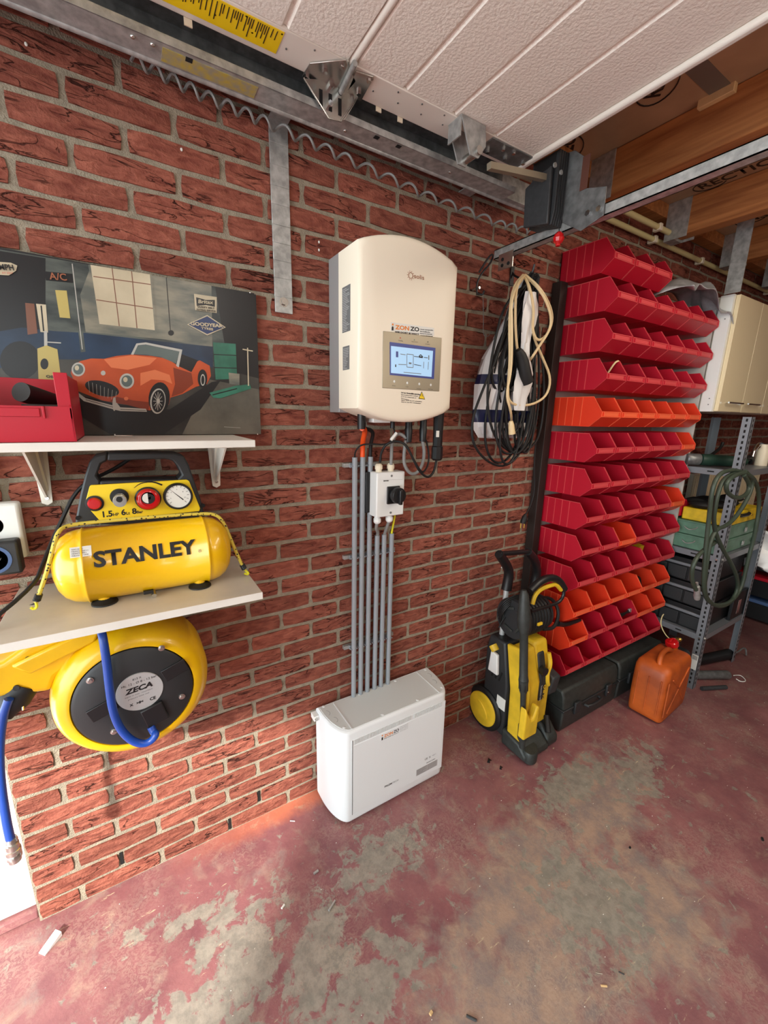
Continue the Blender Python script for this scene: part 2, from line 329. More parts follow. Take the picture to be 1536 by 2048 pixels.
flr = MB().box(-6, 5.2, -4.2, .12, -.1, 0).build('floor', 'painted_floor', smooth=False); tag(flr, 'worn red painted concrete floor with grey bare patches', None, None, 'structure')
ceil = MB().box(-1.0, 5.2, -3.6, .12, 2.5, 2.56).build('ceiling', 'dark_grey', smooth=False); tag(ceil, 'foil faced insulation ceiling between wooden joists', None, None, 'structure')
mat('foil_board', (186, 156, 124), .42, .3, nz=.18, nscale=5)  # tan base colour stands in for wood reflected in the foil
for i in range(8):
    x = .62*i-1.0+.38
    MB().box(x-.59, x-.005, -3.6, 0, 2.488, 2.4995).build('insulation_board', 'foil_board', ceil, smooth=False)
for x in (.0, .6, 1.2, 1.82, 2.44, 3.06, 3.68, 4.3):
    MB().box(x, x+.07, -3.5, -.11, 2.335, 2.4875).build('joist', 'joist_wood', ceil, bev=.004)
    h = MB().box(x-.003, x+.073, -.112, -.066, 2.325, 2.487).box(x-.004, x+.0, -.165, -.10, 2.325, 2.487).box(x+.07, x+.074, -.165, -.10, 2.325, 2.487); h.build('joist_hanger', 'galv', ceil)
MB().box(.0, 5.2, -.066, -.003, 2.43, 2.4875).build('wall_plate', 'joist_wood', ceil, bev=.003)
p = pt(1400, 215, x=1.198); q = pt(1475, 175, x=1.198)
MB().box(1.178, 1.199, q.y, p.y, p.z-.012, p.z+.05).build('wood_block', 'wood_pale', ceil, bev=.002)
a = pt(1375, 150, z=2.487); c = pt(1460, 165, z=2.487)
MB().box(.72, 1.19, min(a.y, c.y), max(a.y, c.y)-.0, 2.4865, 2.4878).build('foil_tape', 'tape_silver', ceil)
MB().box(1.28, 1.8, -.66, -.6, 2.4865, 2.4878).build('foil_tape', 'tape_silver', ceil)
def board_text(t, u, v, size, parent, ring=True, xx=None):
    p = pt(u, v, z=2.4868)
    text(t, lambda s, h: (p.x-h, p.y+s*-1, 2.4866), 'ink_faint', parent, size, bold=.002)
RC1 = tuple(pt(1402, 380, z=2.4866))[:2]; RC2 = tuple(pt(1484, 448, z=2.4866))[:2]
for t, x, y, s in (('RECTICEL', *RC1, .075), ('RECTICEL', 1.62, -.62, .055), ('INSULATION', *RC2, .075), ('INSULATION', 2.2, -.5, .055)):
    text(t, (lambda x, y: lambda s_, h: (x-h, y-.0-s_, 2.4866))(x, y), 'ink_faint', ceil, s, bold=.001)
    MB().tube([(x-.02+.045*math.cos(t_/12*PI), y-.04+.06*math.sin(t_/12*PI), 2.4868) for t_ in range(-4, 12)], .002, 4).build('printed_ring', 'ink_faint', ceil)

wl = MB().box(-1.04, -.96, -3.7, -3.3, 0, 2.5).box(-1.04, -.96, -3.3, .12, 2.15, 2.5).build('wall_left', 'mortar', smooth=False); tag(wl, 'garage front wall round the open door', None, None, 'structure')
wr = MB().box(5.2, 5.3, -3.7, .12, 0, 2.5).build('wall_right', 'house_brick', smooth=False); tag(wr, 'dark end wall of the garage', None, None, 'structure')
wf = MB().box(-1.04, 5.3, -3.8, -3.7, 0, 2.5).build('wall_front', 'house_brick', smooth=False); tag(wf, 'side wall opposite the brick wall', None, None, 'structure')
# unseen, added: wall and canopy that shade all but a low wedge of sun
g = MB().box(-2.35, -2.2, -8, -2.72, 0, 4.5).build('wall_sun_blocker', 'house_brick', smooth=False); tag(g, 'added unseen wall outside that blocks the sun', None, None, 'structure')
g = MB().prism([(-1.045, -3.25), (-2.195, -2.51), (-2.68, -2.2), (-4.5, -1.04), (-4.5, .4), (-1.045, .4)], 'z', 2.6, 2.66).build('trim_sun_blocker', 'joist_wood', smooth=False); tag(g, 'added unseen canopy outside that blocks the sun', None, None, 'structure')
# door frame just past the wall end
fr = MB().box(-1.02, X0-.004, .035, .10, .035, 2.15).build('trim_2', 'white_bright', bev=.003); tag(fr, 'white door frame post at the sunlit wall end', None, None, 'structure')
MB().box(-1.3, -.93, .10, .14, .03, .12).build('threshold_block', 'wood_pale', fr)
MB().box(-1.4, X0-.002, .02, .5, 0, .03).build('threshold', 'painted_floor', fr, bev=.004)
MB().box(-2.2, X0-.02, .5, .6, 0, 2.4).build('outer_reveal', 'white_bright', fr)

for (u, v), (u2, v2) in (((1318, 194), (1334, 160)), ((1143, 312), (1151, 276))):
    p = pt(u, v, z=2.4866); ex = (pt(u2, v2, z=2.4866)-p).normalized(); ey = Vector((ex.y, -ex.x, 0)) if (ex.x*-ex.x-ex.y*ex.y) > 0 else Vector((ex.y, -ex.x, 0))
    text('RECTICEL', (lambda p, ex, ey: lambda s_, h: p+ex*s_+ey*h)(p, ex, ey), 'ink_faint', ceil, .065, bold=.002)
    MB().tube([p+ex*(.05+.085*math.cos(t_/12*PI))+ey*(.02+.055*math.sin(t_/12*PI)) for t_ in range(-16, 4)], .0022, 4).build('printed_ring', 'ink_faint', ceil)
# ------------------------------------------------------------ overhead sectional door
DZ = 2.28
door = empty('door_1', (0, -1.5, DZ), 'raised white sectional garage door hanging under the ceiling', None, None, 'structure')
def section(xa, xb, grooves):
    pr = [(xa, DZ+.04), (xa, DZ+.004), (xa+.004, DZ)]
    for gx in grooves: pr += [(gx-.008, DZ), (gx-.003, DZ+.006), (gx+.003, DZ+.006), (gx+.008, DZ)]
    pr += [(xb-.004, DZ), (xb, DZ+.004), (xb, DZ+.04)]
    MB().prism(pr, 'y', -3.0, -.236).build('door_panel', 'door_white', door, smooth=False)
section(-1.02, -.585, [-.87, -.73]); section(-.575, .030, [-.43, -.28, -.123]); section(.050, .672, [.186, .345, .503])
for x in (-.58, .04): MB().cyl((x, -3, DZ+.006), (x, -.15, DZ+.006), .009, n=12).build('section_joint', 'door_steel', door)
for xa, xb in ((-1.02, -.585), (-.575, .03), (.05, .672)):
    s = MB().box(xa, xb, -.235, -.148, DZ-.002, DZ+.042).build('side_stile', 'door_steel', door, bev=.002)
MB().box(.672, .692, -3.0, -.148, DZ-.012, DZ+.05).build('end_rail', 'door_steel', door, bev=.006)
for x in [i*.075-.35 for i in range(14)]:
    MB().cyl((x, -.222, DZ-.0035), (x, -.222, DZ), .0022, n=8).cyl((x+.02, -.19, DZ-.0035), (x+.02, -.19, DZ), .0022, n=8).build('rivet', 'galv_dark', door)
a = pt(568, 68, z=DZ-.003)
lab = MB().box(-.56, a.x, -.228, -.165, DZ-.0035, DZ-.002).build('warning_label', 'label_yellow', door)
mb = MB(); x = -.55
while x < a.x-.012:
    l = random.uniform(.018, .05); mb.box(x, x+.0016, -.224, -.224+l, DZ-.0042, DZ-.0034); x += random.choice((.0045, .0045, .0045, .009))
mb.build('label_print', 'ink', lab)
# roller hinge on the stile
def zplate(pts, z, t, m, nm, par): return MB().prism([(p.x, p.y) for p in [pt(u, v, z=z) for u, v in pts]], 'z', z-t, z).build(nm, m, par, bev=.0008)
rb = zplate(((604, 150), (620, 124), (692, 117), (712, 160), (690, 186)), DZ-.0035, .003, 'zinc', 'roller_bracket', door)
hp = [pt(u, v, y=-.151) for u, v in ((606, 158), (640, 150), (712, 178), (716, 192), (690, 240), (680, 245), (656, 238))]
MB().prism([(p.x, min(p.z, DZ-.004)) for p in hp], 'y', -.154, -.151).build('bracket_plate', 'zinc', rb, bev=.001)
MB().tube([hp[0]+Vector((0, -.004, 0)), hp[6]+Vector((0, -.004, 0)), hp[5]+Vector((0, -.004, 0)), hp[3]+Vector((0, -.004, 0))], .0022, 6).build('bracket_rim', 'zinc', rb)
for u, v in ((642, 196), (661, 205), (680, 214)):
    p = pt(u, v, y=-.155); MB().box(p.x-.0045, p.x+.0045, -.1552, -.1545, p.z-.018, p.z+.018).build('bracket_slot', 'dark_slot', rb, bev=.0003)
for u, v in ((614, 150), (684, 130), (650, 140)):
    p = pt(u, v, z=DZ-.007); MB().cyl((p.x, p.y, DZ-.0135), (p.x, p.y, DZ-.0065), .0065, n=6).build('bolt', 'chrome', rb)
for u, v in ((660, 208), (662, 170)):
    p = pt(u, v, y=-.16); MB().cyl((p.x, -.154, p.z), (p.x, -.165, p.z), .007, n=6).build('bolt', 'chrome', rb)
hl_ = zplate(((692, 186), (712, 140), (748, 152), (722, 200)), DZ-.0035, .003, 'zinc', 'hinge_leaf', door)
for u, v in ((738, 158), (718, 184)): p = pt(u, v, z=DZ-.007); MB().cyl((p.x, p.y, DZ-.0135), (p.x, p.y, DZ-.0065), .006, n=6).build('bolt', 'chrome', hl_)
MB().cyl(pt(682, 184, z=DZ-.012), pt(710, 126, z=DZ-.012), .0065, n=10).build('hinge_pin', 'galv', door)
# corner plate and lever bracket at the door end
cp_ = MB().box(.50, .69, -.232, -.165, DZ-.006, DZ-.0025).build('corner_plate', 'galv_dark', door, bev=.001)
mb = MB()
for x, y in ((.53, -.18), (.56, -.215), (.60, -.185), (.60, -.22), (.665, -.2)): mb.cyl((x, y, DZ-.012), (x, y, DZ-.003), .006, n=6)
mb.build('bolt', 'chrome', cp_)
lv = MB().prism([(.36, DZ-.002), (.45, DZ-.002), (.455, DZ-.05), (.43, DZ-.085), (.40, DZ-.085)], 'y', -.20, -.196).prism([(.36, DZ-.002), (.45, DZ-.002), (.455, DZ-.05), (.43, DZ-.085), (.40, DZ-.085)], 'y', -.252, -.248).box(.36, .364, -.25, -.198, DZ-.05, DZ-.002).build('lever_bracket', 'galv', door)
MB().cyl((.425, -.262, DZ-.07), (.425, -.19, DZ-.07), .011, n=14).build('pivot_pin', 'zinc', lv)

# ------------------------------------------------------------ track, strap, spiral cable, crossbar, drive
tr = empty('door_track', (0, -.07, 2.22), 'galvanised horizontal door track above the brick wall', 'rail')
X1 = .70
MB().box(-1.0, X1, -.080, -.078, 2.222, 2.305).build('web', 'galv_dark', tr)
MB().tube([(-1.0, -.079, 2.2215), (X1, -.079, 2.2215)], .0065, 12).build('rolled_lip', 'galv', tr)
bf = MB().box(-1.0, X1, -.143, -.080, 2.220, 2.2225).box(-1.0, X1, -.1445, -.142, 2.220, 2.236).build('bottom_flange', 'galv', tr)
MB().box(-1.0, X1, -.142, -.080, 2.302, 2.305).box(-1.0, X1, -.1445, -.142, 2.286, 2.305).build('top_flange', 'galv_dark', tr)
MB().box(X1+.001, .85, -.080, -.078, 2.222, 2.305).box(X1+.001, .85, -.105, -.080, 2.220, 2.2225).tube([(X1+.001, -.079, 2.2215), (.85, -.079, 2.2215)], .0065, 12).build('track_end', 'galv', tr)
MB().box(-1.0, .66, -.147, -.120, 2.309, 2.316).build('rubber_seal', 'black_rubber', tr)
p = pt(325, 95, z=2.2195); q = pt(515, 178, z=2.2195); MB().box(p.x, q.x, -.132, -.092, 2.2188, 2.2202).build('yellow_marking', 'stain_yellow', bf)
for u, v in ((265, 74), (305, 90), (690, 262), (900, 345)): p = pt(u, v, z=2.219); MB().ell(p, .005, .005, .003, 8, 6).build('rivet', 'zinc', bf)
for u, v in ((378, 120), (753, 275), (797, 293)):
    p = pt(u, v, z=2.2195); MB().box(p.x-.007, p.x+.007, p.y-.006, p.y+.006, 2.2186, 2.2202).build('punched_hole', 'dark_slot', bf)
for u, v in ((376, 44), (757, 217), (800, 238)):
    p = pt(u, v, y=-.146); MB().box(p.x-.008, p.x+.008, -.1475, -.145, p.z-.008, p.z+.006).build('pale_clip', 'cream_plastic', tr)
for x in (-.8, -.067, .6): MB().box(x-.026, x+.026, -.080, -.001, 2.242, 2.246).build('wall_stay', 'galv', tr)
st = empty('wall_strap', (-.066, -.004, 1.77), 'vertical galvanised flat strap bolted to the brick wall under the track', 'bracket')
mb = MB(); zs = [1.768, 1.81, 1.86, 1.905, 1.95, 1.995, 2.045, 2.09, 2.14, 2.19, 2.245]
for a, c in zip(zs, zs[1:]): mb.box(-.093, -.0405, -.006-random.uniform(0, .0015), -.0015, a, c)
mb.build('strap', 'galv', st, bev=.001); MB().cyl((-.067, -.0155, 1.797), (-.067, -.005, 1.797), .009, n=6).cyl((-.067, -.0075, 1.797), (-.067, -.006, 1.797), .0135, n=16).build('bolt', 'zinc', st)
ends = [pt(u, v, y=-.04) for u, v in ((262, 112), (400, 185), (540, 245), (700, 318), (860, 392), (1000, 447), (1082, 468))]
L = []; NT = 23
for i in range(NT*14+1):
    t = i/(NT*14)*(len(ends)-1); j = min(int(t), len(ends)-2); p = ends[j].lerp(ends[j+1], t-j); a = i/14*2*PI
    L.append((p.x, -.035+.011*math.cos(a), p.z+.011*math.sin(a)))
sc_ = MB().tube(L, .0036, 6).build('spiral_cable', 'cable_grey', loc=ends[0]); tag(sc_, 'pale grey coiled spiral cable strung under the door track', 'cable')
cb = empty('cross_rail', (.78, 0, 2.085), 'galvanised cross rail running out from the brick wall under the joists', 'rail')
MB().box(.765, .768, -3.3, -.002, 2.068, 2.10).box(.765, .80, -3.3, -.002, 2.068, 2.071).box(.765, .80, -3.3, -.002, 2.097, 2.10).box(.797, .80, -3.3, -.002, 2.068, 2.08).build('channel', 'galv', cb)
MB().box(.762, .765, -.1, -.03, 2.02, 2.075).build('end_plate', 'zinc', cb)
mb = MB()
for y, z in ((-.05, 2.035), (-.08, 2.035), (-.05, 2.055)): mb.cyl((.7605, y, z), (.762, y, z), .006, n=10)
mb.build('plate_hole', 'dark_slot', cb)
dr = empty('door_drive', (.72, -.18, 2.11), 'dark grey ribbed door drive box with red pull knob at the track end', 'motor')
def PX(x, *uv): return [(lambda p: (p.y, p.z))(pt(u, v, x=x)) for u, v in uv]
MB().prism(PX(.70, (1050, 378), (1046, 456), (1094, 447), (1103, 330), (1075, 352)), 'x', .70, .712).build('side_cover', 'dark_grey', dr, bev=.003)
p1 = pt(1096, 447, x=.70); p2 = pt(1103, 315, x=.70); yy = p1.y; zb = p1.z; zt = p2.z+.02
for i in range(5): MB().prism([(yy+.002+.09, zt), (yy+.09, zb+.02), (yy, zb), (yy-.008, zb+.04), (yy-.008, zt)], 'x', .713+i*.0105, .7215+i*.0105).build('rib', 'charcoal', dr, bev=.0015)
MB().box(.712, .758, yy+.004, yy+.085, zb+.012, zt-.005).build('body', 'black_plastic', dr)
pl = MB().prism(PX(.757, (1118, 310), (1124, 445), (1160, 462), (1206, 430), (1212, 372), (1172, 376), (1176, 318), (1150, 300)), 'x', .7585, .7625).build('mounting_plate', 'galv_dark', dr, bev=.001)
for u, v in ((1177, 427), (1199, 418)):
    p = pt(u, v, x=.757); MB().cyl((.750, p.y, p.z), (.7585, p.y, p.z), .0085, n=6).build('bolt', 'chrome', pl)
p = pt(1170, 345, x=.757); MB().box(.7565, .7585, p.y-.012, p.y+.012, p.z-.045, p.z+.045).build('joint_strip', 'glue', pl)
for u, v in ((1110, 330), (1122, 345)):
    p = pt(u, v, y=yy-.009); MB().cyl((p.x, p.y-.002, p.z), (p.x, p.y+.002, p.z), .007, n=12).build('lock_slot', 'galv', dr)
a = pt(978, 332, y=-.262); c = pt(1098, 358, y=-.262)
MB().tube([a, c], .012, 4).build('lever_arm', 'bezel', dr); MB().cyl(c+Vector((0, -.02, 0)), c+Vector((0, .04, 0)), .010, n=12).build('pivot', 'zinc', dr)
MB().cyl(c+Vector((.008, -.026, 0)), c+Vector((.008, -.018, 0)), .012, n=12).build('washer', 'black_rubber', dr)
k = pt(1117, 477, y=-.315)
MB().tube([pt(1120, 340, y=-.30), pt(1119, 400, y=-.305), k+Vector((0, 0, .015))], .0016, 5).build('pull_cord', 'black_rubber', dr)
MB().lathe(k+Vector((0, 0, .018)), k-Vector((0, 0, .022)), [(0, .007), (.15, .013), (.45, .0175), (.7, .014), (.85, .007), (1, .007)], 10).build('pull_knob', 'red_shiny', dr, ang=20)

# ------------------------------------------------------------ pipes under the ceiling
for (xa, xb, y, z, nm) in ((1.0, 4.9, -.028, 2.345, 'long cream plastic conduit along the top of the brick wall'), (1.42, 1.93, -.085, 2.362, 'short cream conduit just above the long one')):
    e = empty('conduit_pipe', (xa, y, z), nm, 'pipe'); MB().cyl((xa, y, z), (xb, y, z), .012, n=12).build('pipe', 'pipe_cream', e)
    x = xa+.3
    while x < xb: MB().box(x-.012, x+.012, y-.015, -.003 if y > -.05 else y+.02, z-.015, z+.015).build('pipe_clip', 'cream_plastic', e, bev=.003); x += .5
vs = MB().box(2.06, 2.064, -.33, -.265, 2.09, 2.487).build('hanging_strap', 'galv', loc=(2.06, -.3, 2.1)); tag(vs, 'grey steel strap hanging from the ceiling beside the cabinet', 'bracket')

# ------------------------------------------------------------ poster
Z3 = lambda a, b: (a/2.743, 480+b/2.743)
po = empty('garage_picture', (-.42, -.012, 1.42), 'dark garage scene picture of an orange open sports car leaning on the brick wall', 'picture')
PY = -.014
mat('art_wall', (92, 98, 92), .3, c2=(38, 46, 48), nscale=9, stretch=(1, 1, 3)); mat('art_floor', (74, 72, 66), .3, c2=(34, 34, 34), nscale=8)
mat('art_dark', (24, 25, 27), .3); mat('art_pale_wall', (136, 132, 116), .3, c2=(92, 96, 90), nscale=14, stretch=(1, 1, 3)); mat('art_blue', (40, 62, 88), .3, c2=(28, 44, 64), nscale=10)
mat('art_orange', (192, 82, 40), .3, c2=(166, 66, 32), nscale=9); mat('art_orange_light', (214, 116, 74), .3); mat('art_orange_dark', (126, 50, 26), .3); mat('art_cream', (204, 192, 164), .3, c2=(178, 166, 140), nscale=9)
mat('art_glass', (92, 104, 102), .25); mat('art_chrome', (178, 176, 168), .3); mat('art_green', (50, 112, 92), .3, nz=.3, nscale=20); mat('art_brown', (120, 78, 60), .3); mat('art_yellow', (186, 168, 98), .3); mat('art_navy', (32, 50, 92), .3); mat('art_floor_light', (104, 100, 90), .3, c2=(66, 64, 58), nscale=10)
tl = pt(512, 589, y=PY); br = pt(522, 868, y=PY)
MB().prism([(-.79, 1.418), (br.x, 1.418), (tl.x, tl.z), (-.79, 1.815)], 'y', PY+.001, PY+.008).build('panel', 'black_plastic', po)
_k = [0]
def art(m, pts, z3=True, name='print_shape'):
    _k[0] += 1; y = PY-_k[0]*.00003
    P = []
    for a, c in pts:
        u, v = Z3(a, c) if z3 else (a, c); p = pt(u, v, y=PY); P.append((min(max(p.x, -.789), br.x), y, min(max(p.z, 1.4185), 1.82)))
    if m not in artn: artn.append(m)
    artb.mi = artn.index(m); artb.face(P)
artb = MB(); artn = []
def ellp(cx, cy, rx, ry, rot=0, n=24):
    c, s = math.cos(rot), math.sin(rot); return [(cx+rx*math.cos(2*PI*i/n)*c-ry*math.sin(2*PI*i/n)*s, cy+rx*math.cos(2*PI*i/n)*s+ry*math.sin(2*PI*i/n)*c) for i in range(n)]
def line(m, x0, y0, x1, y1, w):
    d = math.hypot(x1-x0, y1-y0); nx, ny = -(y1-y0)/d*w/2, (x1-x0)/d*w/2; art(m, [(x0+nx, y0+ny), (x1+nx, y1+ny), (x1-nx, y1-ny), (x0-nx, y0-ny)])
art('art_wall', [(-300, 20), (0, 52), (1395, 292), (1430, 700), (-300, 700)])
art('art_pale_wall', [(500, 140), (900, 205), (1160, 250), (1165, 590), (900, 545), (470, 505), (440, 300)])
art('art_dark', [(-300, 20), (0, 60), (250, 100), (250, 420), (200, 640), (-300, 640)])
art('art_dark', [(1180, 256), (1395, 292), (1425, 820), (1300, 790), (1230, 560)])
art('art_floor', [(-300, 640), (330, 650), (1160, 690), (1425, 760), (1440, 1090), (-300, 1090)])
art('art_blue', [(-300, 540), (120, 480), (300, 500), (470, 510), (900, 558), (1168, 585), (1168, 700), (740, 660), (330, 655), (-300, 730)])
art('art_floor_light', [(1150, 765), (1424, 820), (1436, 1070), (1000, 1070), (1080, 900)])
line('art_wall', 398, 128, 456, 615, 26); line('art_chrome', 396, 130, 452, 600, 5)
art('art_cream', [(490, 135), (828, 190), (856, 502), (538, 464)])
for q in ((512, 200, 832, 245), (528, 328, 842, 376)): line('art_brown', *q, 5)
for q in ((615, 155, 655, 478), (722, 172, 752, 490)): line('art_brown', *q, 5)
for q in ((490, 135, 540, 466), (540, 466, 856, 502), (828, 190, 856, 502)): line('art_pale_wall', *q, 12)
line('art_dark', 912, 205, 935, 500, 4); art('art_dark', ellp(938, 510, 16, 15))
art('art_dark', [(246, 172), (398, 186), (402, 236), (252, 222)]); art('art_yellow', [(303, 275), (366, 278), (386, 430), (328, 425)])
art('art_dark', ellp(110, 660, 110, 105)); art('art_brown', [(138, 345), (188, 350), (206, 512), (152, 520)])
art('art_cream', [(198, 350), (252, 355), (264, 508), (222, 505)]); line('art_dark', 226, 360, 240, 500, 8); line('art_chrome', 250, 500, 252, 600, 18); line('art_chrome', 255, 560, 335, 565, 6)
art('art_yellow', [(205, 596), (255, 578), (315, 600), (338, 780), (212, 780)]); art('art_dark', ellp(244, 680, 22, 30))
art('art_dark', [(430, 850), (640, 900), (930, 930), (1160, 780), (1210, 770), (1100, 930), (900, 1064), (600, 1064), (430, 960)])
body = [(388, 730), (400, 690), (440, 665), (500, 650), (570, 652), (640, 636), (725, 628), (830, 636), (900, 648), (970, 672), (1050, 712), (1070, 672), (1095, 660), (1150, 690), (1157, 745), (1135, 790), (1075, 805), (1000, 845), (935, 865), (925, 905), (820, 935), (700, 905), (560, 880), (430, 830)]
art('art_orange', body); art('art_orange_light', [(570, 655), (725, 632), (860, 648), (820, 685), (700, 712), (610, 700)])
art('art_orange_light', [(770, 730), (850, 712), (930, 740), (945, 790), (900, 770), (830, 765), (770, 800)])
art('art_orange_dark', [(640, 860), (730, 880), (820, 890), (815, 935), (700, 905), (600, 885)]); art('art_orange_dark', [(950, 700), (1050, 730), (1060, 790), (1000, 840), (940, 860), (960, 790)])
art('art_dark', [(880, 625), (1000, 628), (1085, 660), (1050, 725), (985, 695), (930, 660)])
art('art_chrome', [(718, 628), (748, 568), (800, 562), (1000, 602), (980, 700), (966, 690), (984, 612), (800, 574), (757, 578), (732, 630)]); art('art_glass', [(734, 627), (759, 580), (800, 576), (984, 613), (966, 678), (880, 642), (800, 630)])
art('art_dark', ellp(560, 815, 96, 40, .25)); [line('art_chrome', 485+i*22, 775+i*8, 492+i*20, 838+i*6, 2) for i in range(8)]
for c in ((430, 710, 37, 38), (696, 774, 40, 42)): art('art_chrome', ellp(*c)); art('art_glass', ellp(c[0], c[1], c[2]*.75, c[3]*.75)); art('art_cream', ellp(c[0]-8, c[1]-8, 12, 14))
art('art_chrome', ellp(566, 730, 13, 13)); art('art_orange_light', ellp(692, 870, 12, 10))
art('art_dark', ellp(873, 868, 58, 88, .1)); art('art_chrome', ellp(866, 884, 42, 70, .1)); art('art_dark', ellp(868, 884, 36, 62, .1)); [line('art_chrome', 866-26*math.cos(t), 884-50*math.sin(t), 866+26*math.cos(t), 884+50*math.sin(t), 3) for t in (0, .5, 1, 1.6, 2.1, 2.6)]; art('art_chrome', ellp(868, 884, 9, 13))
art('art_dark', ellp(1110, 760, 26, 50)); art('art_chrome', ellp(1112, 768, 13, 32)); art('art_dark', ellp(1112, 768, 9, 25))
art('art_chrome', [(430, 838), (470, 868), (620, 908), (640, 892), (660, 918), (800, 926), (806, 942), (660, 938), (625, 930), (460, 884), (430, 856)]); art('art_chrome', ellp(627, 900, 10, 38)); line('art_dark', 470, 876, 620, 917, 3); line('art_dark', 660, 929, 800, 935, 3)
art('art_green', [(1168, 562), (1292, 570), (1300, 762), (1182, 766)]); line('art_dark', 1172, 628, 1296, 634, 5); line('art_dark', 1176, 700, 1298, 704, 5)
art('art_pale_wall', [(1253, 728), (1313, 735), (1313, 797), (1257, 790)]); art('art_green', [(1148, 838), (1290, 800), (1370, 792), (1378, 815), (1210, 868), (1170, 866)]); line('art_dark', 1165, 850, 1300, 815, 6)
line('art_cream', 1357, 592, 1362, 800, 6); line('art_cream', 1330, 600, 1386, 610, 6)
art('art_cream', [(1063, 296), (1188, 314), (1188, 402), (1070, 386)]); art('art_dark', [(1075, 315), (1130, 330), (1178, 330), (1178, 368), (1130, 358), (1078, 362)])
art('art_cream', [(1026, 464), (1136, 412), (1238, 480), (1136, 524)]); art('art_navy', [(1034, 464), (1136, 419), (1230, 480), (1136, 517)])
art('art_cream', [(-60, 118), (60, 126), (96, 142), (90, 170), (50, 196), (-60, 190)])
line('art_chrome', 1228, 1025, 1318, 1030, 2)
artb.build('picture_print', artn, po, smooth=False)
def ptext(t, a, b, wz, m, sz, bold=0, shear=0):
    p = pt(*Z3(a, b), y=PY); q = pt(*Z3(a+wz[0], b+wz[1]), y=PY); d = (q-p); ex = d.normalized(); ez = Vector((-ex.z, 0, ex.x))
    text(t, lambda s, h: p+ex*s+ez*h+Vector((0, -.0052, 0)), m, po, sz, d.length, bold=bold, shear=shear)
ptext('MPH', 2, 166, (80, 4), 'art_dark', .0155, .0005); ptext('AT 2217', 15, 188, (60, 2), 'ink_red', .005)
ptext('A/C', 275, 218, (95, 8), 'ink_brown', .02, .0003); ptext('Britax', 1086, 348, (84, 6), 'art_cream', .0125, .0003, .2)
ptext('SAFETY BELT', 1082, 372, (94, 10), 'art_dark', .0062, .0002); ptext('FITTING SERVICE', 1078, 388, (104, 10), 'art_dark', .0062, .0002)
ptext('GOODYEAR', 1044, 468, (178, 14), 'art_cream', .0115, .0005); ptext('TYRES', 1102, 490, (66, 8), 'art_cream', .008, .0003); ptext('OIL', 255, 755, (50, 4), 'art_dark', .008, .0003)
for a, b in ((1384, 292), (1425, 1065)): p = pt(*Z3(a-6, b), y=PY); MB().ell((p.x-.004, PY-.004, p.z), .003, .003, .003, 8, 6).build('pin', 'zinc', po)

# ------------------------------------------------------------ upper shelf, its brackets and what stands on it
s1 = MB().box(-.98, -.232, -.25, -.001, 1.399, 1.4165).build('shelf_board', 'shelf_white', bev=.0012, loc=(-.5, -.12, 1.4)); tag(s1, 'upper white shelf board under the garage picture', 'shelf', 'white shelf boards')
def bracket(x, ztop, h, L_, lab):
    e = empty('shelf_bracket', (x, 0, ztop), lab, 'bracket', 'white pressed steel shelf brackets')
    MB().prism([(x-.017, ztop), (x+.017, ztop), (x+.011, ztop-h), (x, ztop-h-.006), (x-.011, ztop-h)], 'y', -.004, -.0005).build('wall_leg', 'bracket_white', e, bev=.001)
    MB().box(x-.013, x+.013, -L_, -.001, ztop-.004, ztop).build('shelf_arm', 'bracket_white', e, bev=.001)
    MB().prism([(-.003, ztop-.004), (-L_*.9, ztop-.004), (-.004, ztop-h*.92)], 'x', x-.0022, x+.0022).prism([(-.003, ztop-.004), (-L_*.35, ztop-.004), (-.003, ztop-h*.8)], 'x', x-.007, x+.007).build('web', 'bracket_white', e)
    for z in (ztop-.022, ztop-h+.012): MB().cyl((x+.001, -.0075, z), (x+.001, -.004, z), .004, n=10).build('screw_head', 'zinc', e)
bracket(-.683, 1.3985, .145, .20, 'white shelf bracket left of the compressor handle'); bracket(-.288, 1.3985, .13, .20, 'white shelf bracket right of the compressor handle')
bb = empty('storage_bin', (-.69, -.15, 1.417), 'large red open bin on the upper shelf in front of the picture', 'storage bin')
xa, xb, ya, yb, z0 = -.80, -.586, -.25, -.035, 1.4175
P_ = [(yb, z0+.128), (yb, z0), (ya+.008, z0), (ya, z0+.045), (ya, z0+.066), (ya+.012, z0+.078), (ya+.012, z0+.128)]
MB().prism(P_, 'x', xb-.004, xb).prism(P_, 'x', xa, xa+.004).box(xa, xb, yb-.003, yb, z0, z0+.128).box(xa, xb, ya+.008, yb, z0, z0+.003).build('body', 'red_bin', bb, bev=.0008)
MB().prism([(ya+.008, z0), (ya, z0+.045), (ya, z0+.068), (ya+.003, z0+.068), (ya+.003, z0+.045), (ya+.011, z0)], 'x', xa, xb).build('front', 'red_bin', bb)
MB().box(xa+.03, xb-.05, ya-.003, ya, z0+.048, z0+.064).box(xb-.046, xb-.042, ya-.005, ya, z0+.045, z0+.068).build('label_holder', 'red_bin', bb, bev=.0008)
MB().box(xb-.022, xb, ya+.006, ya+.012, z0+.06, z0+.132).build('corner_post', 'red_bin', bb, bev=.001)
cl = MB().lathe((-.668, -.19, 1.512), (-.622, -.12, 1.492), [(0, .0145), (0, .019), (1, .019), (1, .001)], 24).build('black_tube', 'black_rubber', loc=(-.7, -.16, 1.48)); tag(cl, 'short black tube lying in the large red bin', 'tube')
c2 = MB().cyl((-.665, -.222, 1.476), (-.606, -.222, 1.476), .013, n=20).build('grey_cap', 'dark_grey', loc=(-.66, -.155, 1.44)); tag(c2, 'dark grey round cap under the black tube in the large red bin', 'cap')
e = empty('screw', (-.50, -.093, 1.4175), 'small screw lying on the upper shelf board', 'screw')
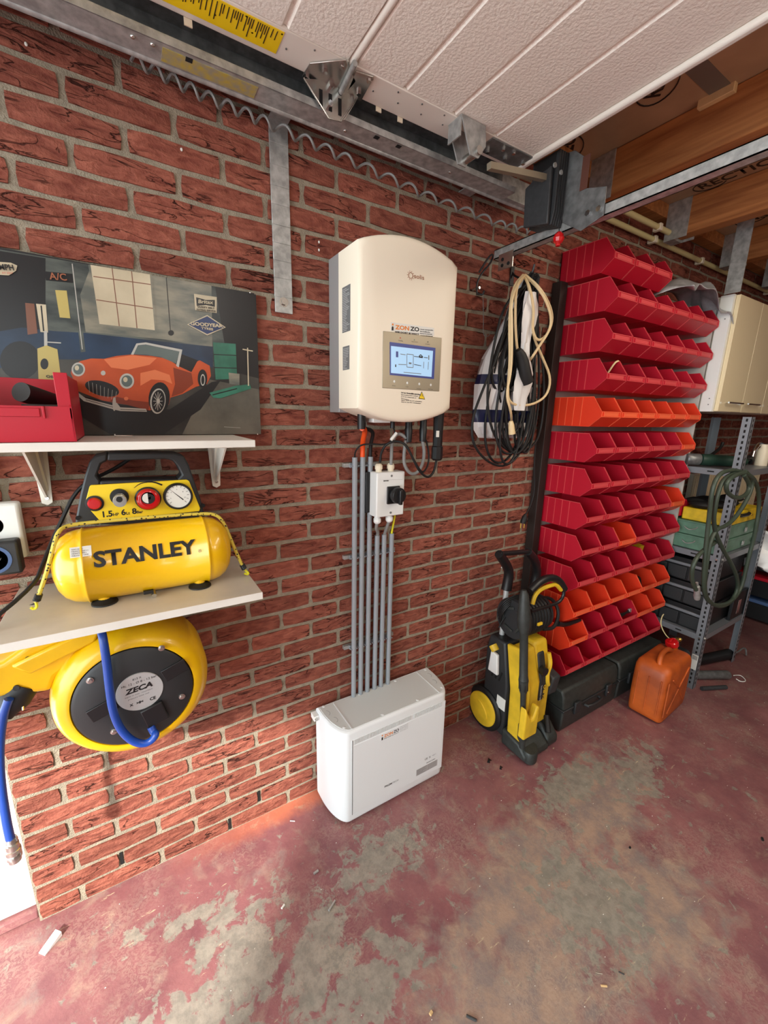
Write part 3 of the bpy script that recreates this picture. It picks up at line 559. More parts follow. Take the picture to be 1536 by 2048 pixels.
MB().cyl((-.522, -.0935, 1.4205), (-.487, -.093, 1.4195), .0018, n=8).build('shank', 'zinc', e); MB().cyl((-.524, -.0935, 1.4215), (-.5215, -.0935, 1.4215), .004, n=12).build('head', 'zinc', e)

# ------------------------------------------------------------ lower shelf + compressor
s2 = MB().box(-.765, -.249, -.312, -.002, 1.0265, 1.044).build('shelf_board', ['shelf_top'], bev=.001, loc=(-.5, -.15, 1.03)); tag(s2, 'lower greyish white shelf board carrying the compressor', 'shelf', 'white shelf boards')
MB().box(-.765, -.249, -.3135, -.312, 1.0262, 1.0443).build('edge_band', 'shelf_white', s2)
MB().cyl((-.30, -.02, 1.012), (-.30, -.035, 1.012), .008, n=10).build('screw_cap', 'cream_plastic', s2)
cmp = empty('air_compressor', (-.475, -.16, 1.0445), 'small yellow portable air compressor with black handle on the lower shelf', 'compressor')
TC = Vector((0, -.16, 1.130)); TR = .085
def tk(x): return (x, TC.y, TC.z)
MB().lathe(tk(-.672), tk(-.292), [(0, .004), (.006, .03), (.025, .053), (.055, .069), (.095, .0795), (.14, .084), (.16, .0845), (.163, .087), (.172, .087), (.175, .0845), (.5, .085), (.825, .0845), (.828, .087), (.837, .087), (.84, .0845), (.86, .084), (.905, .0795), (.945, .069), (.975, .053), (.994, .03), (1, .004)], 56).build('tank', 'yellow_tank', cmp, ang=80)
def tank_fn(x, a0, off=.0021): return lambda s, h: (x+s, TC.y-(TR+off)*math.cos(a0+h/TR), TC.z+(TR+off)*math.sin(a0+h/TR))
text('STANLEY', tank_fn(-.588, .22), 'ink', cmp, .046, .205, bold=.0016)
text('®', tank_fn(-.380, .22), 'ink', cmp, .01)
q = tank_fn(-.628, .52, .0012); mb = MB(); [mb.face([q(0, h), q(.038, h), q(.038, h+.004), q(0, h+.004)]) for h in (0, .004, .008, .012, .016, .020)]; mb.build('data_sticker', 'label_white', cmp)
for i, w_ in enumerate((.03, .026, .03, .02)): text('PNEUMATIC TANK 6 Lt 8 bar'[:14+i*3], tank_fn(-.625, .52+i*.055+.03, .0018), 'ink', cmp, .0042, w_)
for (u, v) in ((210, 1205), (400, 1172)):
    p = pt(u, v, z=1.0445); MB().lathe((p.x, p.y, 1.0448), (p.x, p.y, 1.069), [(0, .027), (.12, .0265), (.35, .016), (.6, .010), (1, .010)], 24).build('suction_foot', 'black_rubber', cmp)
    MB().cyl((p.x, p.y, 1.056), (p.x, p.y+.0, 1.075), .013, n=16).build('foot_stud', 'yellow_tank', cmp)
p = pt(303, 1182, y=-.205); MB().lathe((p.x, -.17, 1.062), (p.x, -.185, 1.040+.008), [(0, .022), (.5, .018), (.55, .008), (1, .008)], 16).build('drain_boss', 'yellow_tank', cmp)
MB().cyl((p.x+.002, -.19, 1.056), (p.x+.004, -.225, 1.050), .006, n=10).cyl((p.x+.004, -.215, 1.052), (p.x+.004, -.217, 1.046), .0055, n=6).build('drain_valve', 'zinc', cmp); MB().box(p.x-.017, p.x+.004, -.222, -.210, 1.056, 1.064).build('valve_lever', 'black_plastic', cmp, bev=.001)
PYc = -.118
def fp(*uv, y=PYc): return [(lambda p: (p.x, p.z))(pt(u, v, y=y)) for u, v in uv]
outer = fp((150, 1050), (152, 1035), (160, 990), (170, 950), (178, 925), (190, 912), (215, 906), (350, 906), (368, 912), (378, 930), (390, 965), (402, 1000), (410, 1030), (408, 1050))
inner = fp((193, 952), (202, 928), (214, 922), (330, 918), (346, 922), (356, 934), (364, 950), (356, 958), (200, 962))
# frame with a hole: build as left leg, right leg, top bar, lower body
MB().prism(fp((150, 1050), (152, 1035), (160, 990), (170, 950), (178, 925), (190, 912), (215, 906), (214, 922), (202, 928), (193, 952), (200, 962), (200, 1050)), 'y', -.055, PYc+.002).prism(fp((215, 906), (350, 906), (368, 912), (378, 930), (390, 965), (402, 1000), (410, 1030), (408, 1050), (340, 1050), (356, 958), (364, 950), (356, 934), (346, 922), (330, 918), (214, 922)), 'y', -.055, PYc+.002).prism(fp((199, 962), (357, 958), (345, 1050), (199, 1050)), 'y', -.055, PYc+.002).build('handle_frame', 'charcoal', cmp, bev=.004)
pn = MB().prism(fp((179, 973), (182, 970), (373, 959), (378, 962), (400, 1016), (398, 1022), (202, 1040), (198, 1039), (171, 1009), (171, 1004)), 'y', PYc-.0035, PYc+.002).build('control_panel', 'yellow_panel', cmp, bev=.001)
def knob(u, v, r, prof, m, name, d=.02, yb=PYc-.0035, par=None):
    p = pt(u, v, y=PYc); a = Vector((p.x, yb, p.z)); return MB().lathe(a, a-Vector((0, d, 0)), [(t, r*k) for t, k in prof], 32).build(name, m, par or pn, ang=50)
knob(189.5, 1006, .0185, [(0, 1), (.5, 1), (.55, .95)], 'black_plastic', 'button_bezel', .006); knob(189.5, 1006, .014, [(0, 1), (.6, 1), (1, .8)], 'red_shiny', 'red_button', .011)
knob(239, 993, .020, [(0, 1), (1, .95)], 'black_plastic', 'coupler_base', .005); knob(240, 996, .0135, [(0, 1), (.3, 1), (.32, .8), (.45, .8), (.46, 1.05), (.8, 1.05), (.82, .8), (.84, 1), (1, 1), (1, .55)], 'zinc', 'quick_coupler', .042); knob(239, 992, .0065, [(0, 1), (1, 1)], 'black_rubber', 'coupler_bore', .0435)
knob(296, 996, .029, [(0, .8), (.1, 1), (.55, 1), (.7, .95), (1, .72), (1, .1)], 'black_plastic', 'regulator_collar', .008); kn = knob(296, 996, .0255, [(0, 1), (.75, 1.02), (.9, .95), (1, .8), (1, .6), (.93, .55)], 'red_shiny', 'regulator_knob', .022)
p = pt(296, 996, y=PYc-.024); text('~', lambda s, h: (p.x-.006+s, PYc-.0255, p.z-.006+h), 'label_white', pn, .02, .012, bold=.002)
MB().cyl((p.x, PYc-.0035-.0205, p.z), (p.x, PYc-.0255, p.z), .0150, n=24).build('knob_face', 'black_plastic', pn); MB().prism([(p.x+.0125*math.cos(t), p.z+.0125*math.sin(t)) for t in [PI*.5+i*PI/10 for i in range(11)]], 'y', -PYc*-1-.0262, PYc-.0257).build('knob_mark', 'label_white', pn)
knob(355.5, 991, .034, [(0, 1), (.8, 1), (1, .95), (1, .86), (.8, .84)], 'black_plastic', 'gauge_rim', .014); knob(355.5, 991, .0295, [(0, 1), (1, 1)], 'label_white', 'gauge_face', .0115)
gp = pt(355.5, 991, y=PYc-.0155)
mb = MB()
for i in range(13):
    a = math.radians(225-i*22.5); mb.face([(gp.x+r*math.cos(a)+w*math.sin(a), PYc-.0153, gp.z+r*math.sin(a)-w*math.cos(a)) for r, w in ((.0215, -.0005), (.0265, -.0005), (.0265, .0005), (.0215, .0005))])
mb.face([(gp.x-.018, PYc-.0154, gp.z+.018), (gp.x+.013, PYc-.0154, gp.z-.011), (gp.x+.011, PYc-.0154, gp.z-.013)]).build('dial_marks', 'ink', pn)
for i, d in enumerate(('2', '4', '6', '8', '10')):
    a = math.radians(200-i*55); text(d, (lambda a: lambda s, h: (gp.x+.0165*math.cos(a)-.002+s, PYc-.0152, gp.z+.0165*math.sin(a)-.002+h))(a), 'ink', pn, .0045)
a0, a1 = pt(203, 1034, y=PYc), pt(286, 1025, y=PYc); ex = (a1-a0).normalized()
for t, du, sz, bd in (('1.5', 0, .0195, .0007), ('HP', 22.5, .0098, .0003), ('6', 39, .0195, .0007), ('Lt', 48.5, .0098, .0003), ('8', 61, .0195, .0007), ('Bar', 70, .0098, .0003)):
    b0 = a0.lerp(a1, du/83); text(t, (lambda b0: lambda s, h: (b0+ex*s+Vector((0, 0, h))+Vector((0, -.0037, 0))))(b0), 'ink', pn, sz, bold=bd)
MB().tube([pt(u, v, y=PYc-.0038) for u, v in ((268, 976), (278, 968), (292, 964), (308, 964), (324, 970))], lambda t: .0006+.0016*t, 6, 1).build('adjust_mark', 'ink', pn)
for u, v in ((156, 1036), (406, 1011)): knob(u, v, .005, [(0, 1), (1, 1)], 'dark_slot', 'frame_screw', .002, PYc+.001, cmp)
e = MB().tube([pt(u, v, y=yy) for u, v, yy in ((72, 1207, -.13), (60, 1212, -.13), (52, 1218, -.13))], .003, 6).build('cord_knot', 'black_rubber'); 
bc = empty('elastic_cord', (-.5, -.2, 1.21), 'yellow elastic cord with black flecks stretched over the compressor tank', 'cord')
e.parent = bc; e.location = -bc.location
mb = MB(); cpts = [pt(72, 1205, y=-.20), pt(92, 1150, y=-.2), pt(106, 1095, y=-.2), pt(116, 1062, y=-.19), pt(135, 1050, y=-.17), pt(200, 1043, y=-.165), pt(300, 1034, y=-.165), pt(400, 1027, y=-.165), pt(432, 1028, y=-.165), pt(448, 1045, y=-.17), pt(462, 1080, y=-.18), pt(480, 1122, y=-.19), pt(490, 1140, y=-.19)]
M['cord_check'] = bpy.data.materials.new('cord_check'); m = M['cord_check']; m.use_nodes = True; nt = m.node_tree
g_ = nt.nodes.new('ShaderNodeNewGeometry'); v_ = nt.nodes.new('ShaderNodeTexVoronoi'); v_.inputs['Scale'].default_value = 130; r_ = nt.nodes.new('ShaderNodeValToRGB'); r_.color_ramp.elements[0].position = .26; r_.color_ramp.elements[1].position = .3; r_.color_ramp.elements[0].color = srgb(20, 20, 22); r_.color_ramp.elements[1].color = srgb(206, 186, 70)
nt.links.new(g_.outputs['Position'], v_.inputs['Vector']); nt.links.new(v_.outputs['Distance'], r_.inputs[0]); nt.links.new(r_.outputs[0], nt.nodes['Principled BSDF'].inputs['Base Color'])
mb.tube(cpts, .0042, 8, 2).build('cord', 'cord_check', bc)
for a, c in ((cpts[0], cpts[1]), (cpts[-1], cpts[-2])):
    d = (c-a).normalized(); qq = d.orthogonal().normalized(); rr = d.cross(qq)
    MB().tube([a+d*(.003+.016*i/40)+qq*.006*math.cos(i*.8)+rr*.006*math.sin(i*.8) for i in range(41)], .0016, 5).build('wire_wrap', 'black_plastic', bc)
    MB().tube([a, a-d*.012+Vector((.005, 0, 0)), a-d*.016, a-d*.010-Vector((.006, 0, 0))], .003, 6, 1).build('hook', 'yellow_wire', bc)
pc = MB().tube([pt(u, v, y=y) for u, v, y in ((275, 905, -.045), (250, 925, -.05), (215, 945, -.045), (180, 960, -.04), (150, 985, -.04), (128, 1030, -.05), (105, 1080, -.06), (85, 1130, -.10), (70, 1170, -.16))]+[Vector((-.79, -.25, 1.05)), Vector((-.80, -.28, .98)), Vector((-.80, -.29, .9))], .0045, 8, 2).build('power_cable', 'black_rubber', loc=(-.7, -.1, 1.2)); tag(pc, 'black power cable running down left of the compressor', 'cable')

# ------------------------------------------------------------ hose reel below the lower shelf
rl = empty('hose_reel', (-.54, -.12, .80), 'yellow wall hose reel with black disc under the lower shelf', 'hose reel')
RC = pt(262, 1372, y=-.22); RC = Vector((-.545, -.13, .802))
R0 = .172
MB().lathe(RC+Vector((0, .11, 0)), RC-Vector((0, .10, 0)), [(0, .10), (.0, .135), (.08, .158), (.3, R0), (.72, R0), (.86, .166), (.96, .152), (1, .137), (1, .130), (.93, .126), (.9, .10)], 72).build('casing', 'yellow_reel', rl, ang=35)
arm = fp((0, 1333), (60, 1290), (140, 1252), (240, 1225), (215, 1290), (150, 1330), (112, 1362), (100, 1392), (42, 1398), (0, 1404), (-60, 1420), (-60, 1350), y=-.2)
MB().prism(arm, 'y', -.06, -.185).build('outlet_arm', 'yellow_reel', rl, bev=.012, seg=3)
MB().prism(fp((20, 1335), (150, 1272), (200, 1262), (190, 1285), (60, 1350), y=-.2), 'y', -.185, -.20).build('arm_rib', 'yellow_reel', rl, bev=.005)
dk = MB().lathe(RC-Vector((0, .085, 0)), RC-Vector((0, .106, 0)), [(0, .127), (.75, .127), (1, .120), (1, .06)], 64).build('black_disc', 'charcoal', rl)
mb = MB()
for a in (18, 70, 148, 205, 262, 318, 345):
    pass
for u, v in ((323, 1296), (180, 1361), (364, 1393), (228, 1463)):
    p = pt(u, v, y=-.237); MB().lathe((p.x, -.236, p.z), (p.x, -.2415, p.z), [(0, .0075), (.4, .0075), (.5, .0045), (1, .004)], 16).build('disc_screw', 'zinc', dk)
for u, v, r in ((350, 1340, -.5), (205, 1420, -.5)):
    p = pt(u, v, y=-.237); MB().box(p.x-.028, p.x+.028, -.2395, -.235, p.z-.017, p.z+.017, Matrix.Rotation(-.35, 3, 'Y')).build('disc_tab', 'black_plastic', dk, bev=.0015)
lc = pt(280, 1383, y=-.238)
MB().lathe((lc.x, -.2355, lc.z), (lc.x, -.2385, lc.z), [(0, .050), (1, .0495)], 48).build('data_plate', 'silver_print', dk)
def lfn(x, z): return lambda s, h: (lc.x+x+s*.985, -.2392, lc.z+z+h+s*.10)
text('ZECA', lfn(-.031, .001), 'ink', dk, .0185, .060, bold=.0008, shear=.15)
text('813 X', lfn(-.012, .034), 'ink', dk, .0075, .019); text('Mt. 12 - Ø 8 - 12 bar', lfn(-.036, .021), 'ink', dk, .008, .075)
text('made in italy  recyclable', lfn(-.032, -.008), 'ink_grey', dk, .005, .06); text('pressure hose reel', lfn(-.026, -.015), 'ink_grey', dk, .005, .045)
text('CE', lfn(.018, -.032), 'ink', dk, .011, bold=.0004); text('X   >8<', lfn(-.024, -.033), 'ink', dk, .009, bold=.0004)
MB().box(lc.x-.0, lc.x+.05, -.246, -.236, lc.z-.10, lc.z-.045, Matrix.Rotation(-.25, 3, 'Y')).build('hose_outlet', 'black_plastic', dk, bev=.003)
p = pt(20, 1400, y=-.16); MB().lathe(p+Vector((.03, 0, .03)), p-Vector((.01, .02, .025)), [(0, .03), (.5, .03), (.8, .02), (1, .016)], 20).build('rubber_stop', 'black_rubber', rl)
for u in (22, 45): MB().cyl(pt(u, 1402, y=-.19), pt(u+1, 1420, y=-.19), .0022, n=6).build('guide_pin', 'zinc', rl)
for u, v in ((56, 1318), (33, 1375)):
    p = pt(u, v, y=-.186); MB().cyl((p.x, -.184, p.z), (p.x, -.19, p.z), .006, n=10).build('arm_screw', 'dark_grey', rl)
h1 = MB().tube([Vector((-.60, -.06, 1.015)), Vector((-.597, -.16, 1.018)), Vector((-.594, -.235, 1.0))]+[pt(u, v, y=-.262) for u, v in ((207, 1280), (214, 1330), (219, 1380), (226, 1425), (240, 1458), (262, 1481), (285, 1489), (303, 1482), (313, 1468))]+[Vector((-.517, -.250, .70)), Vector((-.522, -.243, .715))], .0088, 12, 2).build('inlet_hose', 'blue_hose', loc=(-.55, -.2, .7)); tag(h1, 'blue air hose looping across the front of the hose reel', 'hose')
h2 = empty('outlet_hose', (-.80, -.2, .6), 'blue hose end with metal coupling hanging at the wall corner', 'hose')
hp2 = [pt(u, v, y=-.2) for u, v in ((18, 1398), (6, 1430), (-2, 1490), (0, 1560), (12, 1640), (21, 1680))]
MB().tube(hp2, .0088, 12, 2).build('hose', 'blue_hose', h2)
a, c = pt(22, 1676, y=-.2), pt(31, 1722, y=-.2)
MB().lathe(a, c, [(0, .010), (.12, .012), (.14, .0085), (.22, .0085), (.24, .0125), (.45, .0125), (.47, .0145), (.62, .0145), (.64, .0125), (.68, .0145), (.82, .0145), (.84, .012), (.97, .012), (1, .009)], 24).build('coupling', 'zinc', h2)

# ------------------------------------------------------------ sockets at the left edge
sk = empty('wall_socket', (-.78, 0, 1.21), 'white round wall socket at the left edge beside the shelf', 'socket')
MB().box(-.83, -.733, -.038, -.001, 1.13, 1.265).build('housing', 'white_plastic', sk, bev=.006)
MB().lathe((-.785, -.038, 1.215), (-.785, -.022, 1.215), [(0, .0), (0, .021), (.05, .0195), (1, .019), (1, .0)], 32).build('socket_well', 'cream_plastic', sk)
for x in (-.795, -.775): MB().cyl((x, -.0225, 1.215), (x, -.021, 1.215), .0025, n=10).build('pin_hole', 'dark_slot', sk)
ch = empty('plug_adapter', (-.78, -.05, 1.15), 'black square plug adapter with a blue ring at the left edge', 'adapter')
MB().box(-.83, -.738, -.078, -.0395, 1.105, 1.185).build('housing', 'charcoal', ch, bev=.006); MB().lathe((-.785, -.078, 1.145), (-.785, -.0795, 1.145), [(0, .033), (1, .033), (1, .026), (0, .026)], 40).build('blue_ring', 'blue_crate', ch)
text('ENERGY', lambda s, h: (-.80+s, -.0785, 1.143+h), 'ink_grey', ch, .007, .03)
cd = MB().cyl((-.775, -.012, 1.27), (-.775, -.012, 1.385), .008, n=12).build('conduit_pipe', 'pipe_cream', loc=(-.775, -.012, 1.3)); tag(cd, 'short cream conduit above the wall socket', 'pipe')

# ------------------------------------------------------------ inverter
iv = empty('inverter', (.25, -.1, 1.47), 'cream white solar inverter with a colour screen hung on the brick wall', 'inverter')
MB().box(.079, .41, -.072, -.001, 1.487, 1.938).build('heat_sink', 'grey_alu', iv, bev=.002)
def arc(xa, xb, za, zb, rise, n=14):
    return [(xa+(xb-xa)*i/n, za+(zb-za)*i/n+rise*(1-(2*i/n-1)**2)) for i in range(n+1)]
xl, xr = .0785, .424
def shell(in_, y):
    top = arc(xl+.018+in_, xr-.022-in_, 1.945, 1.945, .030-in_*.2); bot = arc(xr-.022-in_, xl+.018+in_, 1.492+in_*.5, 1.492+in_*.5, -.030+in_*.3)
    L_ = [(xl+in_, 1.500+in_), (xl+in_, 1.937-in_)]; R_ = [(xr-in_, 1.932-in_), (xr-in_, 1.506+in_)]
    return [(x, y, z-in_ if z > 1.7 else z+in_) for x, z in [L_[0], L_[1]]+top+R_+bot]
mb = MB(); rings = []
for in_, y in ((0, -.072), (0, -.190), (.0015, -.196), (.005, -.200), (.011, -.2025)):
    rings.append([mb.b.verts.new(p) for p in shell(in_, y)])
mb.loft(rings).build('housing', 'inverter_white', iv, ang=50)
FY = -.2027
def ff(u, v): p = pt(u, v, y=FY); return p
def front(m, pts, d=.001, name='panel', par=None, bev=0): return MB().prism([(p.x, p.z) for p in pts], 'y', FY-d, FY+.001).build(name, m, par or iv, bev=bev)
sp = front('bezel', [ff(766, 662), ff(883, 676), ff(878, 783), ff(764, 776)], .0015, 'screen_panel', bev=.004)
s_ = MB().prism([(p.x, p.z) for p in (ff(779, 684), ff(870, 696), ff(867, 758), ff(779, 750))], 'y', FY-.0025, FY).build('display', 'screen_dark', sp)
MB().prism([(p.x, p.z) for p in (ff(781, 692), ff(865, 702), ff(862, 754), ff(781, 746))], 'y', FY-.0028, FY-.002).build('display_picture', 'screen_blue', sp)
def dl(m, x0, y0, x1, y1, w=.0009):
    a, c = ff(560+x0/3.84, 440+y0/3.84), ff(560+x1/3.84, 440+y1/3.84); a.y = c.y = FY-.0031; d = (c-a).normalized(); n = Vector((-d.z, 0, d.x))*w
    dm.setdefault(m, MB()).face([a+n, c+n, c-n, a-n])
dm = {}
dl('screen_dark', 895, 1010, 895, 1055, .004); dl('ink_grey', 970, 1030, 970, 1130); dl('ink_grey', 1020, 1036, 1018, 1134); dl('ink_grey', 970, 1030, 1020, 1036); dl('ink_grey', 970, 1130, 1018, 1134)
dl('ink', 884, 1110, 884, 1130, .0018); dl('ink', 1025, 1048, 1060, 1052); dl('ink', 1100, 1056, 1130, 1060); dl('ink', 1062, 1050, 1075, 1035, .0014); dl('ink', 1075, 1035, 1092, 1052, .0014); dl('ink', 1062, 1052, 1092, 1056, .0022)
dl('ink_grey', 1138, 1040, 1138, 1075, .0018); dl('ink', 1025, 1110, 1080, 1120); dl('ink_grey', 905, 1110, 965, 1112); dl('ink_grey', 920, 1030, 960, 1036); dl('ink_grey', 985, 1100, 1005, 1102, .0022); dl('ink_grey', 945, 1170, 1080, 1182); dl('ink_grey', 1100, 1090, 1098, 1140); dl('ink_grey', 1136, 1090, 1132, 1150)
for m, b_ in dm.items(): b_.build('display_symbols', m, sp, smooth=False)
for u, v, c_ in ((800, 676, 'ink_red'), (828, 680, 'green_metal'), (855, 684, 'ink')): p = ff(u, v); MB().cyl((p.x, FY-.0022, p.z), (p.x, FY-.001, p.z), .0016, n=10).build('status_lamp', c_, sp)
for u, v in ((788, 763), (814, 766), (838, 768), (861, 770)): p = ff(u, v); MB().ell((p.x, FY-.0018, p.z), .0035, .0008, .004, 12, 6).build('touch_key', 'white_plastic', sp)
def ftext(t, u, v, u2, v2, size, m, bold=0, par=None, d=.0006, y=FY, shear=0):
    a, c = pt(u, v, y=y), pt(u2, v2, y=y); ex = (c-a).normalized(); ez = Vector((-ex.z, 0, ex.x))
    return text(t, lambda s, h: a+ex*s+ez*h+Vector((0, -d, 0)), m, par or iv, size, (c-a).length, bold=bold, shear=shear)
for t, u, v, w in (('Warning', 796, 684, 9), ('Operation', 822, 686, 13), ('COM', 850, 691, 9)): ftext(t, u, v-2, u+w, v-1, .0035, 'ink', par=sp, d=.0018)
for t, u, v, w in (('ESC', 784, 773, 7), ('UP', 811, 775, 5), ('DOWN', 833, 779, 8), ('ENTER', 856, 780, 9)): ftext(t, u, v-1, u+w, v, .0035, 'ink', par=sp, d=.0018)
ftext('solis', 828, 556, 848, 560, .0165, 'ink_brown', .0001)
p = ff(821, 551); MB().tube([(p.x+.0075*math.cos(t), FY-.0006, p.z+.0075*math.sin(t)) for t in [i*PI/12 for i in range(25)]], .0008, 4).build('logo_ring', 'ink_brown', iv)
for i in range(10):
    t = i*PI/5; MB().face([(p.x+.010*math.cos(t-.12), FY-.0006, p.z+.010*math.sin(t-.12)), (p.x+.0135*math.cos(t), FY-.0006, p.z+.0135*math.sin(t)), (p.x+.010*math.cos(t+.12), FY-.0006, p.z+.010*math.sin(t+.12))]).build('logo_ray', 'ink_brown', iv)
stk = front('label_white', [ff(781, 644), ff(868, 656), ff(868, 672), ff(781, 662)], .0004, 'installer_sticker')
ftext('ZON', 790, 658, 818, 661, .0155, 'ink_orange', .0006, d=.0008); ftext('ZO', 820, 661, 838, 663, .0155, 'ink', .0006, d=.0008); ftext('WIE DOET JE WATT', 789, 665, 838, 670, .0055, 'ink', .0003, d=.0008)
p = ff(785, 655)
MB().cyl((p.x, FY-.0012, p.z+.008), (p.x, FY-.0006, p.z+.008), .0028, n=12).build('sticker_mark', 'ink_orange', iv); MB().prism([(p.x-.003, p.z-.008), (p.x+.003, p.z-.008), (p.x+.003, p.z), (p.x, p.z+.004), (p.x-.003, p.z)], 'y', FY-.0012, FY-.0006).build('sticker_mark', 'ink', iv)
for i, t in enumerate(('Zonzo zonnepanelen', 'Installatie', 'Service & onderhoud', 'www.zonzo.nl')): ftext(t, 840, 659.5+i*4, 840+(26, 20, 24, 25)[i], 661.5+i*4, .0034, 'ink', .0002, d=.0008)
ftext('Let op: Gevaarlijke spanning', 802, 786, 840, 790, .0045, 'ink', .0003)
for i, t in enumerate(('Deze installatie heeft 2 voedingen', 'PV en net, schakel beide uit', 'Procedure', 'Open eerst de AC schakelaar', 'daarna de DC schakelaar')): ftext(t, 802, 790+i*3.6, 802+(34, 30, 16, 42, 40)[i], 793.2+i*3.6, .0035, 'ink', .0001)
tri = [ff(843.5, 783), ff(850, 799), ff(837, 797.5)]; front('ink', tri, .0004, 'warning_triangle'); ce = (tri[0]+tri[1]+tri[2])/3
front('label_yellow', [ce+(q-ce)*.78 for q in tri], .0007, 'warning_triangle_face'); p = ce; MB().face([(p.x-.001, FY-.001, p.z+.006), (p.x+.0015, FY-.001, p.z+.006), (p.x+.0005, FY-.001, p.z-.004)]).build('warning_flash', 'ink', iv)
def side(y0, y1, z0, z1):
    MB().box(xl-.0008, xl, y1, y0, z0, z1).build('rating_label', 'ink_grey', iv); z = z1-.006
    while z > z0+.004:
        w = random.uniform(.4, .95); MB().box(xl-.0011, xl-.0007, y0-(y0-y1)*w, y0-.003, z-.0018, z).build('label_line', 'silver_print', iv); z -= .0046
side(-.098, -.149, 1.716, 1.838); side(-.101, -.144, 1.611, 1.677)
for x, y, r, z, nm in ((.133, -.12, .013, 1.438, 'gland'), (.152, -.09, .012, 1.436, 'gland')): MB().cyl((x, y, 1.50), (x, y, z), r, n=16).build(nm, 'black_plastic', iv)
MB().box(.17, .235, -.13, -.07, 1.458, 1.49).build('terminal_cover', 'white_plastic', iv, bev=.002)
MB().cyl((.262, -.1, 1.49), (.262, -.1, 1.44), .008, n=12).build('gland', 'black_plastic', iv)
for u, zb, r in ((817, 1.392, .012), (846, 1.394, .012)):
    p = pt(u, 865, y=-.1); MB().lathe((p.x, -.1, 1.49), (p.x, -.1, zb), [(0, r), (.5, r), (.55, r*1.15), (1, r*.95)], 18).build('connector', 'black_plastic', iv)
p = pt(876, 865, y=-.1); BX = p.x
MB().lathe((BX, -.1, 1.50), (BX, -.1, 1.325), [(0, .019), (.70, .017), (.72, .0205), (.96, .0205), (1, .015)], 8).build('grid_connector', 'black_plastic', iv, ang=20)
MB().box(BX-.024, BX-.012, -.122, -.1195, 1.41, 1.432).build('connector_tag', 'label_white', iv)

# cables below the inverter
def cable(nm, pts, r, m, lab, sm=2, cat='cable'):
    P = [Vector(p) for p in pts]; o = MB().tube(P, r, 10, sm).build(nm, m, loc=P[0]); tag(o, lab, cat); return o
c_ = lambda *q: [pt(u, v, y=y) for u, v, y in q]
tops = [708.4, 725.0, 740.7]; xs = [pt(u, 1210, y=-.032).x for u in (707.6, 722, 736.3, 751.3, 764.7, 779)]
cable('conduit_hose', [(.135, -.12, 1.44)]+c_((731, 860, -.09), (726, 880, -.05))+[(xs[1], -.033, 1.38), (xs[1], -.032, 1.325)], .0085, 'orange_pipe', 'orange corrugated hose between the inverter and the second grey pipe', 2, 'hose')
cable('conduit_hose', [(.155, -.09, 1.44)]+c_((748, 862, -.07), (742, 885, -.04))+[(xs[2], -.033, 1.37), (xs[2], -.032, 1.325)], .0065, 'black_rubber', 'black hose from the inverter into the third grey pipe', 2, 'hose')
cable('cable', [(xs[0], -.032, 1.325), (xs[0], -.033, 1.35)]+c_((712, 900, -.05), (722, 889, -.06), (745, 888, -.07), (772, 890, -.08), (785, 880, -.09), (791, 868, -.095))+[(.262, -.1, 1.45)], .0028, 'black_rubber', 'thin black cable looping from the first grey pipe to the inverter')
cable('cable', c_((760, 925, -.075), (762, 905, -.08), (772, 888, -.1), (792, 881, -.115), (812, 888, -.12), (825, 915, -.12), (838, 942, -.12), (855, 957, -.115), (868, 945, -.105))+[(BX, -.1, 1.33)], .0042, 'black_rubber', 'black cable from the isolator swooping up to the large black connector')
cable('cable', c_((786, 882, -.11), (806, 884, -.125), (822, 908, -.13), (836, 935, -.13), (846, 947, -.12), (857, 930, -.1), (858, 905, -.09), (852, 880, -.09)), .0032, 'black_rubber', 'thin black cable hanging beside the grey cable loop')
cable('cable', [(.318, -.1, 1.40)]+c_((808, 905, -.09), (808, 930, -.09), (820, 948, -.09), (834, 947, -.09), (845, 930, -.095), (849, 905, -.1))+[(pt(846, 865, y=-.1).x, -.1, 1.395)], .006, 'cable_grey', 'thick grey cable looping between two black inverter connectors')
cable('cable', c_((782, 930, -.075), (783, 905, -.07), (784, 885, -.07), (792, 868, -.08), (803, 868, -.09), (814, 878, -.1))+[(.318, -.1, 1.41)], .006, 'cable_grey', 'grey cable rising from the right gland of the isolator')
tg = pt(787, 873, y=-.112); MB
tw = MB().cyl(pt(782, 880, y=-.118), pt(793, 866, y=-.118), .0055, n=10).build('cable_tag', 'label_white', loc=tg); tag(tw, 'white tag wrapped round the thin black cable', 'cable tag')

# isolator switch
sw = empty('isolator_switch', (.267, -.05, 1.21), 'white isolator box with a black rotary knob under the inverter', 'switch')
MB().box(.195, .318, -.042, -.001, 1.142, 1.288).build('base', 'black_plastic', sw, bev=.002)
q = [pt(754, 947, y=-.092), pt(810, 944, y=-.092), pt(806, 1030, y=-.092), pt(753.5, 1034, y=-.092)]
MB().box(q[0].x, q[1].x, -.092, -.042, 1.134, 1.291).build('cover', 'white_plastic', sw, bev=.004)
MB().prism([(q[0].x+.006, 1.29), (q[0].x+.006, 1.268), (q[1].x-.008, 1.262), (q[1].x-.008, 1.287)], 'y', -.0935, -.092).build('cover_step', 'white_plastic', sw, bev=.001)
p = pt(790, 990, y=-.095); MB().box(p.x-.033, p.x+.018, -.099, -.092, p.z-.030, p.z+.032).build('switch_plate', 'black_plastic', sw, bev=.002)
kc = Vector((p.x-.001, -.099, p.z+.002))
MB().lathe(kc, kc-Vector((0, .028, 0)), [(0, .024), (.3, .024), (.4, .028), (.9, .028), (1, .026)], 32).build('rotary_knob', 'black_plastic', sw); MB().box(kc.x-.006, kc.x+.006, -.139, -.126, kc.z-.030, kc.z+.022).build('knob_grip', 'black_plastic', sw, bev=.003)
